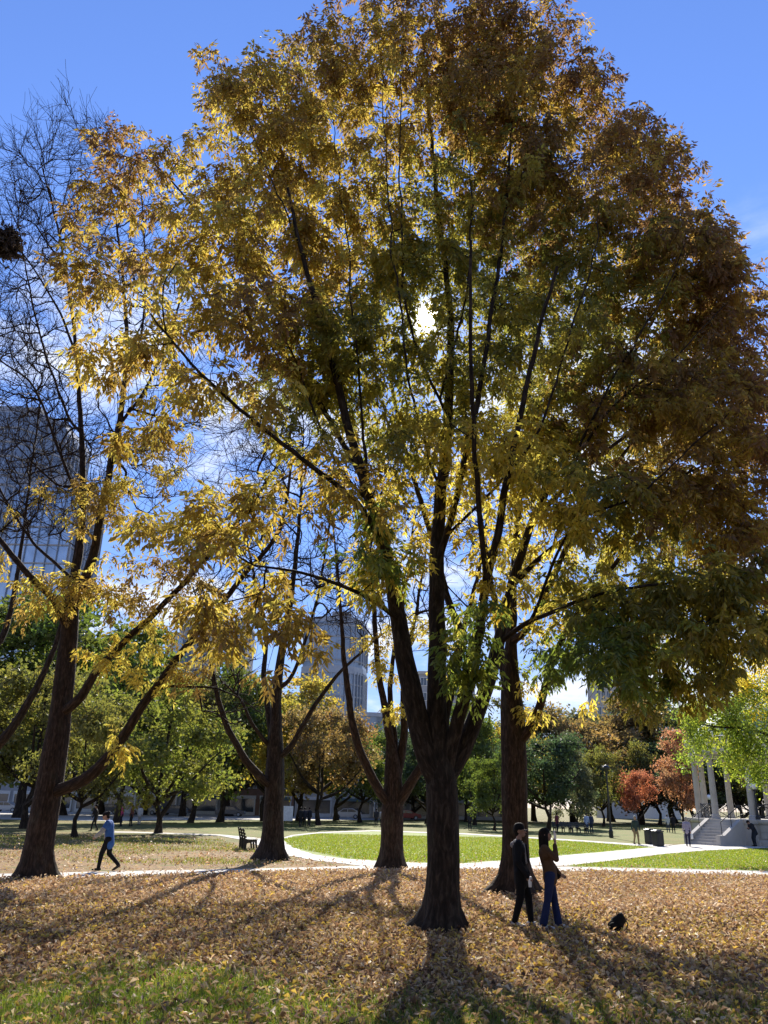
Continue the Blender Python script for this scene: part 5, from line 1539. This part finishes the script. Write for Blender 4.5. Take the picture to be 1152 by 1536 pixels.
PC = [((.45, .46, .48), 'silver parked car at far left under the trees', 8), ((.03, .035, .05), 'black parked car behind the person in pink', 160), ((.5, .5, .5), 'pale parked car left of the wide lime green tree', 215),
      ((.05, .07, .12), 'dark blue parked car right of the wide lime green tree', 262), ((.10, .10, .11), 'charcoal parked car behind the dark bench', 345), ((.55, .55, .54), 'white parked car behind the yellowing tree', 520), ((.25, .04, .04), 'dark red parked car behind the largest trunk', 610)]
c0 = build_car(PC[0][1], car_paint('car_paint_silver', PC[0][0])); KM = kid_map()
for k, (pc, lb, x) in enumerate(PC):
    pp = at(x, 1220, 126.0)
    if k == 0: c0.location = (pp[0], 126, .0)
    else:
        r = copy_tree(c0, KM, lb, (pp[0], 126 + .3 * (k % 3), 0), PI if k % 2 else 0)
        for ch in r.children:
            if ch.name.startswith('body'):
                ch.data = ch.data.copy(); ch.data.materials[0] = car_paint('car_paint', pc)

# ------------------------------------------------------------------ people
def cloth(name, c, var=.18): return simple(name, c, .85, 0, var, 14, .25, .2, .006)


SKIN = simple('skin', (.36, .21, .15), .55, 0, .06, 20, .05, .35)
HAIR_D = simple('dark_hair', (.010, .007, .006), .75, 0, .3, 60, .4, .2)
EYE = simple('dark_eye', (.02, .015, .012), .2, 0, .05)


def capsule(a, b, ra, rb, seg=14, flat=None):
    """closed tapered capsule; flat = (axis, factor) squeezes it across one axis"""
    a = np.array(a, float); b = np.array(b, float); d = b - a; ln = np.linalg.norm(d)
    t = d / ln if ln > 1e-6 else np.array([0, 0, 1.0])
    ref = np.array([1.0, 0, 0]) if abs(t[0]) < .8 else np.array([0, 1.0, 0])
    n1 = unit(np.cross(t, ref)); n2 = np.cross(t, n1)
    prof = []
    for k in range(7):
        q = -PI / 2 + PI / 2 * k / 6; prof.append((ra * math.cos(q), ra * math.sin(q), 0))
    for k in range(7):
        q = PI / 2 * k / 6; prof.append((rb * math.cos(q), rb * math.sin(q), 1))
    V = []; m = len(prof)
    for r, h, e in prof:
        c = (b if e else a) + t * h
        for k in range(seg):
            w = 2 * PI * k / seg; V.append(c + max(r, 1e-4) * (math.cos(w) * n1 + math.sin(w) * n2))
    V = np.array(V)
    if flat is not None:
        ax, f = np.array(flat[0], float), flat[1]; ax = unit(ax)
        ctr = a + t * ((V - a) @ t)[:, None]
        off = V - ctr; V = ctr + off + (off @ ax)[:, None] * ax * (f - 1)
    F = []
    for i in range(m - 1):
        for k in range(seg):
            k2 = (k + 1) % seg; F.append((i * seg + k, i * seg + k2, (i + 1) * seg + k2, (i + 1) * seg + k))
    F3 = [tuple(range(seg))[::-1], tuple((m - 1) * seg + k for k in range(seg))]
    return V, F, F3


def fuse(name, caps, voxel, mats, smooth_it=6):
    """joins capsules [(a, b, ra, rb, material index, flat)] into one continuous skin"""
    bm = bmesh.new()
    for a, b, ra, rb, mi, fl in caps:
        V, F, F3 = capsule(a, b, ra, rb, 14, fl)
        vs = [bm.verts.new(v) for v in V]
        for f in F + F3:
            bm.faces.new([vs[i] for i in f])
    bmesh.ops.recalc_face_normals(bm, faces=bm.faces[:])
    me = bpy.data.meshes.new(name + '_raw'); bm.to_mesh(me); bm.free()
    o = bpy.data.objects.new(name + '_raw', me); COL.objects.link(o)
    md = o.modifiers.new('r', 'REMESH'); md.mode = 'VOXEL'; md.voxel_size = voxel
    ms = o.modifiers.new('s', 'SMOOTH'); ms.factor = .5; ms.iterations = smooth_it
    dg = bpy.context.evaluated_depsgraph_get()
    out = bpy.data.meshes.new_from_object(o.evaluated_get(dg))
    bpy.data.objects.remove(o); bpy.data.meshes.remove(me)
    out.name = name
    n = len(out.polygons); ctr = np.zeros(n * 3, dtype=np.float32); out.polygons.foreach_get('center', ctr); ctr = ctr.reshape(-1, 3)
    best = np.full(n, 1e9); mi_ = np.zeros(n, dtype=np.int32)
    for a, b, ra, rb, mi, fl in caps:
        a = np.array(a, float); d = np.array(b, float) - a; L2 = max(1e-9, d @ d)
        t = np.clip((ctr - a) @ d / L2, 0, 1); v = ctr - a - t[:, None] * d
        if fl is not None:
            ax = unit(np.array(fl[0], float)); v = v + (v @ ax)[:, None] * ax * (1 / fl[1] - 1)
        s_ = np.linalg.norm(v, axis=1) - (ra + (rb - ra) * t)
        w = s_ < best; best[w] = s_[w]; mi_[w] = mi
    out.materials.clear()
    for m in mats: out.materials.append(m)
    out.polygons.foreach_set('material_index', mi_)
    out.polygons.foreach_set('use_smooth', np.ones(n, dtype=bool))
    out.update()
    return out


def hand(caps, wrist, dirv, palmn, mi, side, curl=.5, grip=False):
    """palm, four unequal bent fingers and a thumb from the side of the palm"""
    d = unit(np.array(dirv, float)); nrm = unit(np.array(palmn, float) - d * (np.array(palmn, float) @ d)); s_ = np.cross(d, nrm) * side
    w = np.array(wrist, float); k = w + d * .085
    caps.append((w, k, .026, .034, mi, (nrm, .55)))
    for j, ln in enumerate((.068, .078, .072, .056)):
        b0 = k + s_ * (.027 - .018 * j) - d * .004
        c1 = curl * (1.0 if not grip else 1.7)
        d1 = unit(d * math.cos(c1 * .5) + nrm * math.sin(c1 * .5)); d2 = unit(d * math.cos(c1 * 1.3) + nrm * math.sin(c1 * 1.3))
        p1 = b0 + d1 * ln * .52; p2 = p1 + d2 * ln * .5
        caps.append((b0, p1, .0098, .009, mi, None)); caps.append((p1, p2, .009, .0078, mi, None))
    t0 = w + d * .028 + s_ * .024; t1 = t0 + unit(d * .6 + s_ * .65 + nrm * .35) * .042; t2 = t1 + unit(d * .75 + s_ * .05 + nrm * .55) * .034
    caps.append((t0, t1, .0125, .0105, mi, None)); caps.append((t1, t2, .0105, .009, mi, None))


def person(name, label, loc, heading, J, mats, voxel=.011, hair=None, bulk=1.0, sleeve=True, group=None, female=False, jl=.08, detail=True, palms=None, flare=0):
    """J: joints in the person's own frame (x forward, y left, z up); mats: 0 skin 1 top 2 trousers 3 shoes 4 shirt"""
    g = {k: np.array(v, float) for k, v in J.items() if k != '_extra'}
    root = thing(name, label, 'person', loc, heading, group)
    C = []
    hip = g['pel']; ch = g['chest']; nk = g['neck']; hd = g['head']
    fwd = unit(np.array([1.0, 0, 0])); lat = np.array([0, 1.0, 0])
    b = bulk
    up = unit(ch - hip)
    # torso in clothing
    C.append((hip - up * jl, hip + up * .10, .150 * b, .150 * b, 1, (fwd, .78)))
    C.append((hip + up * .08, ch, .148 * b, .158 * b, 1, (fwd, .76)))
    C.append((ch + lat * .09, ch - lat * .09, .125 * b, .125 * b, 1, (fwd, .85)))
    C.append((g['shL'], g['shR'], .072 * b, .072 * b, 1, None))
    C.append((ch + up * .05, nk - up * .02, .11 * b, .066, 1, None))
    C.append((nk - up * .03, nk + (hd - nk) * .55, .056, .053, 0, None))
    # head: skull, face, jaw, nose, ears
    f = g.get('face', fwd); f = unit(f); s_ = unit(np.cross(np.array([0, 0, 1.0]), f)); hu = np.cross(f, s_)
    C.append((hd - f * .022 + hu * .03, hd + f * .02 + hu * .035, .088, .080, 0, (s_, .88)))
    C.append((hd + f * .03 + hu * .01, hd + f * .045 - hu * .06, .066, .044, 0, (s_, .95)))
    C.append((hd + f * .068 - hu * .075, hd + f * .055 - hu * .078, .024, .026, 0, None))
    if detail:
        C.append((hd + f * .098 + hu * .012, hd + f * .116 - hu * .022, .010, .014, 0, None))
        C.append((hd + f * .092 - hu * .052, hd + f * .094 - hu * .056, .017, .015, 0, (hu, .55)))
        C.append((hd + f * .088 + hu * .034 + s_ * .03, hd + f * .088 + hu * .034 - s_ * .03, .012, .012, 0, None))
        for q in (-1, 1): C.append((hd + s_ * q * .078 - f * .008 + hu * .015, hd + s_ * q * .080 - f * .012 - hu * .022, .017, .012, 0, (s_, .5)))
    # arms
    for sd, q in (('L', 1), ('R', -1)):
        sh, el, wr = g['sh' + sd], g['el' + sd], g['ha' + sd]
        C.append((sh, el, .066 * b, .054 * b, 1, None)); C.append((el, wr - unit(wr - el) * .02, .053 * b, .042 * b, g.get('cuff', np.array(1)).item() if 'cuff' in g else 1, None))
        pn = (palms or {}).get(sd, np.array([.25, -q, 0.0]))
        hand(C, wr - unit(wr - el) * .015, g.get('hd' + sd, wr - el), pn, 0, q * (1 if not (palms and sd + 'flip' in palms) else -1), curl=.6, grip=bool(palms and sd in palms))
    # legs and shoes
    for sd, q in (('L', 1), ('R', -1)):
        hp, kn, an = g['hip' + sd], g['kn' + sd], g['an' + sd]
        C.append((hp + np.array([0, 0, .02]), kn, .098 * b, .068 * b, 2, None)); C.append((kn, an + np.array([0, 0, .03]), .066 * b, (.05 + flare) * b, 2, None))
        td = unit(g.get('toe' + sd, np.array([1.0, 0, 0])))
        C.append((an - td * .045 + np.array([0, 0, -.035]), an + td * .10 + np.array([0, 0, -.045]), .044, .042, 3, None))
        C.append((an + td * .10 + np.array([0, 0, -.046]), an + td * .175 + np.array([0, 0, -.050]), .042, .034, 3, (np.array([0, 0, 1.0]), .8)))
    C.append((g['hipL'], g['hipR'], .098 * b, .098 * b, 2, None))
    for (a, b_, ra, rb, mi, fl) in J.get('_extra', []): C.append((a, b_, ra, rb, mi, fl))
    me = fuse('body', C, voxel, mats)
    co = np.zeros(len(me.vertices) * 3, dtype=np.float32); me.vertices.foreach_get('co', co); zmin = co.reshape(-1, 3)[:, 2].min()
    link('body', me, root)
    root.location = (loc[0], loc[1], loc[2] - zmin)
    if detail:
        for q in (-1, 1):
            m = MB(); m.ball(hd + f * .097 + hu * .014 + s_ * q * .032, .010, 10); m.build('eye', EYE, root, smooth=True)
    if hair is not None:
        hm, style = hair
        H = [(hd - f * .028 + hu * .045, hd + f * .012 + hu * .058, .093, .086, 0, (s_, .90)), (hd - f * .055 + hu * .02, hd - f * .05 - hu * .05, .072, .055, 0, (s_, 1.05))]
        if style == 'long':
            H += [(hd - f * .045 + hu * .0, hd - f * .075 - hu * .20, .088, .075, 0, None), (hd - f * .075 - hu * .18, hd - f * .09 - hu * .30, .075, .045, 0, None)]
            for q in (-1, 1): H += [(hd + s_ * q * .062 + f * .02 + hu * .04, hd + s_ * q * .085 - hu * .17, .032, .036, 0, None)]
        if style == 'bun': H += [(hd - f * .10 + hu * .07, hd - f * .11 + hu * .07, .05, .05, 0, None)]
        link('hair', fuse('hair', H, max(.008, voxel * .8), [hm], 4), root)
    return root, g, (f, s_, hu)


def stand_joints(h=1.75, lean=0.0, stride=0.0, armswing=0.0, bend=0.0):
    """upright or walking joints for a person h tall"""
    k = h / 1.75
    J = {'pel': (0, 0, .96), 'chest': (lean * .6, 0, 1.30), 'neck': (lean, 0, 1.47), 'head': (lean + .035, 0, 1.625),
         'shL': (lean * .8, .165, 1.395), 'shR': (lean * .8, -.165, 1.395),
         'elL': (lean * .7 - .03 + armswing * .5, .225, 1.12), 'elR': (lean * .7 - .03 - armswing * .5, -.225, 1.12),
         'haL': (lean * .6 + .04 + armswing * 1.15, .225, .89), 'haR': (lean * .6 + .04 - armswing * .9, -.225, .89),
         'hipL': (0, .085, .90), 'hipR': (0, -.085, .90),
         'knL': (.05 + stride * .55, .09, .50), 'knR': (.06 - stride * .30, -.09, .50),
         'anL': (stride, .09, .085), 'anR': (-stride * 1.0, -.09, .085 + abs(stride) * .12)}
    return {a: tuple(np.array(v) * k) for a, v in J.items()}


def build_people():
    black = cloth('black_cloth', (.007, .007, .008)); white = simple('white_shoe', (.62, .60, .58), .6, 0, .08, 10)
    navy = cloth('dark_navy_cloth', (.009, .0095, .012)); grey = cloth('grey_hood_cloth', (.28, .26, .25)); brown = cloth('brown_corduroy', (.085, .048, .026)); jean = cloth('blue_denim', (.016, .025, .075))
    # man with the cap
    p = gnd(784, 1391)
    J = stand_joints(1.78, lean=-.02)
    J.update({'knL': (.12, .10, .51), 'anL': (.15, .10, .085), 'knR': (-.01, -.10, .51), 'anR': (-.13, -.10, .085), 'haL': (.13, .24, .88), 'elL': (.0, .245, 1.13),
              'elR': (-.02, -.25, 1.13), 'haR': (.15, -.235, .87), 'face': (1, -.05, .02), 'toeR': (1, -.25, 0), 'toeL': (1, .1, 0)})
    J['_extra'] = [((-.06, .10, 1.45), (-.06, -.10, 1.45), .062, .062, 4, None), ((-.12, .05, 1.41), (-.12, -.05, 1.41), .06, .06, 4, None),
                   ((.09, -.09, 1.42), (.125, -.075, 1.10), .022, .020, 4, None), ((.09, .09, 1.42), (.125, .075, 1.10), .022, .020, 4, None), ((.1, 0, 1.40), (.12, 0, 1.12), .045, .05, 5, None)]
    man, g, (f, s_, hu) = person('person', 'person in black cap and dark jacket over a grey hood, holding a pale cup', (p[0], p[1], .01), R(-14), J,
                                 [SKIN, navy, black, white, grey, black], .009, (HAIR_D, 'short'), 1.14, jl=.19, palms={'R': np.array([.3, .95, 0])}, group='couple looking up by the reddish trunk')
    hd = g['head']
    m = MB(); m.lathe([(0, .125), (.055, .118), (.092, .085), (.105, .035), (.106, .0), (.100, -.004), (.094, .03), (0, .11)], n=28)
    bmesh.ops.transform(m.bm, matrix=Matrix.Translation(Vector(hd + hu * .035 - f * .008)) @ Matrix.Rotation(R(-6), 4, 'Y'), verts=m.bm.verts[:]); cap = m.build('cap', black, man, smooth=True)
    m = MB()
    pts = [(.085 * math.cos(a) + (.085 if abs(a) < 1.25 else 0) * math.cos(a * .9) * 1.0, .088 * math.sin(a)) for a in np.linspace(-1.45, 1.45, 15)]
    m.prism(pts, -.004, .004)
    for v in m.bm.verts: v.co.z += -.35 * v.co.y ** 2 * 6 - .04 * max(0, v.co.x - .08)
    bmesh.ops.transform(m.bm, matrix=Matrix.Translation(Vector(hd + hu * .040)), verts=m.bm.verts[:]); m.build('brim', grey, cap)
    M = man.matrix_world
    bpy.context.view_layer.update()
    w = man.matrix_world @ Vector(g['haR'] + np.array([.035, .02, -.09]))
    root = thing('paper_cup', 'pale tall paper cup held low by the person in black cap', 'cup', w, 0)
    m = MB(); m.lathe([(0, -.085), (.029, -.085), (.038, .07), (.041, .072), (.041, .082), (.034, .095), (0, .095)], n=20); m.build('cup', simple('white_paper', (.75, .74, .72), .6), root, smooth=False)
    # woman with the phone
    p = gnd(825, 1395)
    J = stand_joints(1.72, lean=-.06)
    J.update({'pel': (.05, 0, .95), 'chest': (-.02, 0, 1.28), 'neck': (-.05, 0, 1.45), 'head': (-.005, 0, 1.595), 'shL': (-.04, .15, 1.37), 'shR': (-.04, -.15, 1.37),
              'hipL': (.04, .085, .89), 'hipR': (.04, -.085, .89), 'knL': (.12, .09, .48), 'anL': (.17, .09, .085), 'knR': (-.03, -.09, .48), 'anR': (-.12, -.09, .085),
              'elR': (.15, -.23, 1.20), 'haR': (.155, -.09, 1.44), 'hdR': (.12, .14, .95), 'elL': (.10, .22, 1.12), 'haL': (.25, .16, .92), 'hdL': (.75, -.1, -.45), 'face': (1, -.02, .10), 'toeR': (1, -.2, 0)})
    J['_extra'] = [((.05, 0, .86), (.05, 0, .98), .158, .15, 1, (np.array([1.0, 0, 0]), .85))]
    wom, g, (f, s_, hu) = person('person', 'person with long dark hair in brown jacket and jeans, raising a phone to the face', (p[0], p[1], .01), R(-4), J,
                                 [SKIN, brown, jean, white, brown], .009, (HAIR_D, 'long'), 1.02, jl=.06, palms={'R': np.array([-.6, .75, 0.0])}, group='couple looking up by the reddish trunk', female=True, flare=.022)
    bpy.context.view_layer.update()
    w = wom.matrix_world @ Vector(g['head'] + f * .185 + np.array([0, -.01, -.005]))
    root = thing('phone', 'pale phone held upright before the face of the person in jeans', 'phone', w, R(-48))
    m = MB(); m.box((0, 0, 0), (.010, .076, .156), bevel=.004); m.build('case', simple('pale_phone_case', (.66, .66, .62), .4), root)
    m = MB(); m.box((.0065, .018, .052), (.004, .03, .034), bevel=.0015); m.build('camera_bump', M_DARKM, root)
    m = MB(); m.box((-.0055, 0, 0), (.001, .068, .146)); m.build('screen', M_GLASS, root)
    # dark shoulder bag at her hip
    w = wom.matrix_world @ Vector((.17, .17, .90))
    root = thing('shoulder_bag', 'small dark bag hanging at the hip of the person in jeans', 'bag', w, R(-10))
    m = MB(); m.ball((0, 0, 0), .10, 18, (1.15, .45, .8)); m.build('pouch', black, root, smooth=True)
    m = MB(); m.tube((.06, 0, .04), (-.16, -.10, .46), .009, n=6); m.build('strap', black, root)
    # walker at left
    p = gnd(158, 1307)
    J = stand_joints(1.74, lean=.10, stride=.24, armswing=.16)
    J.update({'head': (.20, 0, 1.575), 'neck': (.11, 0, 1.455), 'face': (.92, 0, -.42), 'knR': (-.02, -.09, .49), 'anR': (-.34, -.09, .16), 'toeR': (.85, 0, -.5), 'anL': (.20, .09, .085), 'knL': (.16, .09, .50),
              'haL': (.38, .19, .98), 'elL': (.20, .24, 1.12), 'haR': (.10, -.22, .86), 'elR': (.02, -.235, 1.11)})
    blue = cloth('blue_jacket', (.035, .10, .30)); sl = cloth('grey_sleeve', (.30, .29, .28))
    fr = np.array([0.0, 0, 0])
    J['_extra'] = []
    w_, g, (f, s_, hu) = person('person', 'person in blue jacket with grey sleeves walking left, head bowed', (p[0], p[1], .01), R(180), J,
                                [SKIN, blue, black, cloth('dark_shoe', (.035, .032, .03)), sl], .012, (HAIR_D, 'bun'), 1.14, jl=.17)
    # grey sleeves and front, worn under the blue: separate garment part
    G = []
    for sd in 'LR':
        sh, el, wr = g['sh' + sd], g['el' + sd], g['ha' + sd]
        G += [(sh * .3 + el * .7, el, .078, .072, 0, None), (el, wr - unit(wr - el) * .02, .070, .058, 0, None)]
    G += [(g['chest'] + np.array([.085, 0, .05]), g['pel'] + np.array([.085, 0, .0]), .085, .09, 0, None)]
    link('sleeves', fuse('sleeves', G, .012, [sl], 4), w_)
    w = None
    # those further off
    far = [
        ('person in dark green jacket and tan trousers walking on far grass', 955, 1267, 1.72, (.035, .055, .05), (.26, .19, .10), -80, .14, 'short', (.35, .33, .30), 'people walking by the bins'),
        ('person in lavender jacket walking toward the bandstand with a white bag', 1033, 1270, 1.72, (.30, .27, .36), (.03, .03, .06), 70, .13, 'short', (.30, .26, .22), 'people walking by the bins'),
        ('person in pink top standing under trees behind the walker', 181, 1240, 1.72, (.45, .06, .13), (.02, .02, .03), 200, .05, 'short', None, 'people under the far left trees'),
        ('person in rust brown coat beside the one in pink', 196, 1240, 1.70, (.16, .06, .04), (.02, .02, .02), 170, .05, 'short', None, 'people under the far left trees'),
        ('person in black walking just left of the walker, farther off', 141, 1247, 1.72, (.015, .015, .02), (.015, .015, .02), 190, .2, 'short', None, 'people under the far left trees'),
        ('person in white top near the far parked cars', 208, 1238, 1.65, (.5, .48, .46), (.3, .28, .26), 90, .05, 'short', None, 'people under the far left trees'),
        ('leftmost of three dark figures under the brownish tree', 450, 1241, 1.75, (.02, .02, .022), (.015, .015, .02), 80, .1, 'short', None, 'dark figures under the brownish tree'),
        ('middle one of three dark figures under the brownish tree', 456, 1241, 1.72, (.03, .03, .04), (.02, .02, .02), 100, .12, 'short', None, 'dark figures under the brownish tree'),
        ('rightmost of three dark figures under the brownish tree', 463, 1241, 1.75, (.02, .022, .03), (.02, .02, .03), 85, .1, 'short', None, 'dark figures under the brownish tree'),
        ('person in pale blue shirt standing right of the dense dark green tree', 881, 1250, 1.72, (.38, .45, .58), (.05, .08, .16), 60, .04, 'short', None, 'people under the dark green tree'),
        ('person in dark clothes beside the one in pale blue shirt', 888, 1250, 1.7, (.03, .04, .08), (.03, .04, .07), 100, .04, 'short', None, 'people under the dark green tree'),
        ('person in dark red top under the dense dark green tree', 836, 1249, 1.7, (.16, .04, .05), (.02, .02, .03), 30, .06, 'short', None, 'people under the dark green tree'),
        ('person in white top far behind the litter bins', 1003, 1249, 1.7, (.5, .5, .5), (.05, .06, .1), 90, .08, 'short', None, 'people far behind the bins'),
        ('person in black far behind the litter bins', 1011, 1250, 1.74, (.015, .015, .02), (.015, .015, .02), 80, .1, 'short', None, 'people far behind the bins'),
        ('person in dark coat far behind the one in lavender', 1043, 1249, 1.7, (.03, .03, .04), (.02, .02, .03), 95, .1, 'short', None, 'people far behind the bins'),
        ('person in dark coat far left of the lamp post', 705, 1245, 1.7, (.04, .04, .06), (.02, .02, .03), 95, .1, 'short', None, 'people under the dark green tree'),
        ('first of two dark figures right of the white notice board', 564, 1240, 1.72, (.03, .03, .04), (.02, .02, .03), 95, .1, 'short', None, 'dark figures near the notice board'),
        ('second of two dark figures right of the white notice board', 572, 1240, 1.66, (.4, .4, .42), (.02, .02, .03), 80, .1, 'short', None, 'dark figures near the notice board'),
    ]
    for k, (lb, x, y, h, tc_, lc, hdg, stv, hr, hc, grp) in enumerate(far):
        p = gnd(x, y); near = y > 1260
        J = stand_joints(h, lean=.03, stride=stv, armswing=stv * .7)
        hm = HAIR_D if hc is None else simple('pale_hat', hc, .8)
        r, g, fr_ = person('person', lb, (p[0], p[1], .01), R(hdg), J, [SKIN, cloth('far_top', tc_), cloth('far_trousers', lc), cloth('far_shoe', (.03, .03, .03))], .017 if near else .026, (hm, hr), 1.0, group=grp, detail=near)
        if k == 1:
            bpy.context.view_layer.update()
            w = r.matrix_world @ Vector(g['haR'] + np.array([.02, -.01, -.12]))
            q = thing('carrier_bag', 'white carrier bag hanging from the hand of the person in lavender', 'bag', w - Vector((0, 0, .28)))
            m = MB(); m.box((0, 0, .12), (.13, .24, .30), bevel=.03)
            for v in m.bm.verts: v.co.x *= 1 - .8 * max(0, v.co.z - .02); v.co.y += .02 * math.sin(v.co.z * 20)
            m.build('bag_body', simple('white_plastic', (.75, .75, .76), .5), q, smooth=True)
            m = MB(); m.tube((0, -.04, .26), (0, 0, .36), .008, n=5).tube((0, .04, .26), (0, 0, .36), .008, n=5); m.build('handle', simple('white_handle', (.7, .7, .7), .5), q)
    # the one bending at the bandstand
    p = gnd(1133, 1270)
    J = stand_joints(1.74, lean=.22)
    J.update({'pel': (-.08, 0, .95), 'chest': (.08, 0, 1.25), 'neck': (.20, 0, 1.38), 'head': (.31, 0, 1.45), 'shL': (.15, .16, 1.31), 'shR': (.15, -.16, 1.31), 'face': (.6, 0, -.8), 'elL': (.16, .2, 1.05), 'elR': (.16, -.2, 1.05), 'haL': (.34, .10, 1.10), 'haR': (.34, -.10, 1.10),
              'hipL': (-.08, .085, .90), 'hipR': (-.08, -.085, .90)})
    person('person', 'person in dark clothes bowing the head beside the bandstand stair', (p[0], p[1], .012), R(195), J, [SKIN, cloth('dark_coat', (.02, .022, .03)), cloth('dark_trousers', (.02, .025, .035)), cloth('dark_boot', (.02, .02, .02))], .017, (HAIR_D, 'short'), 1.08, jl=.15)


build_people()
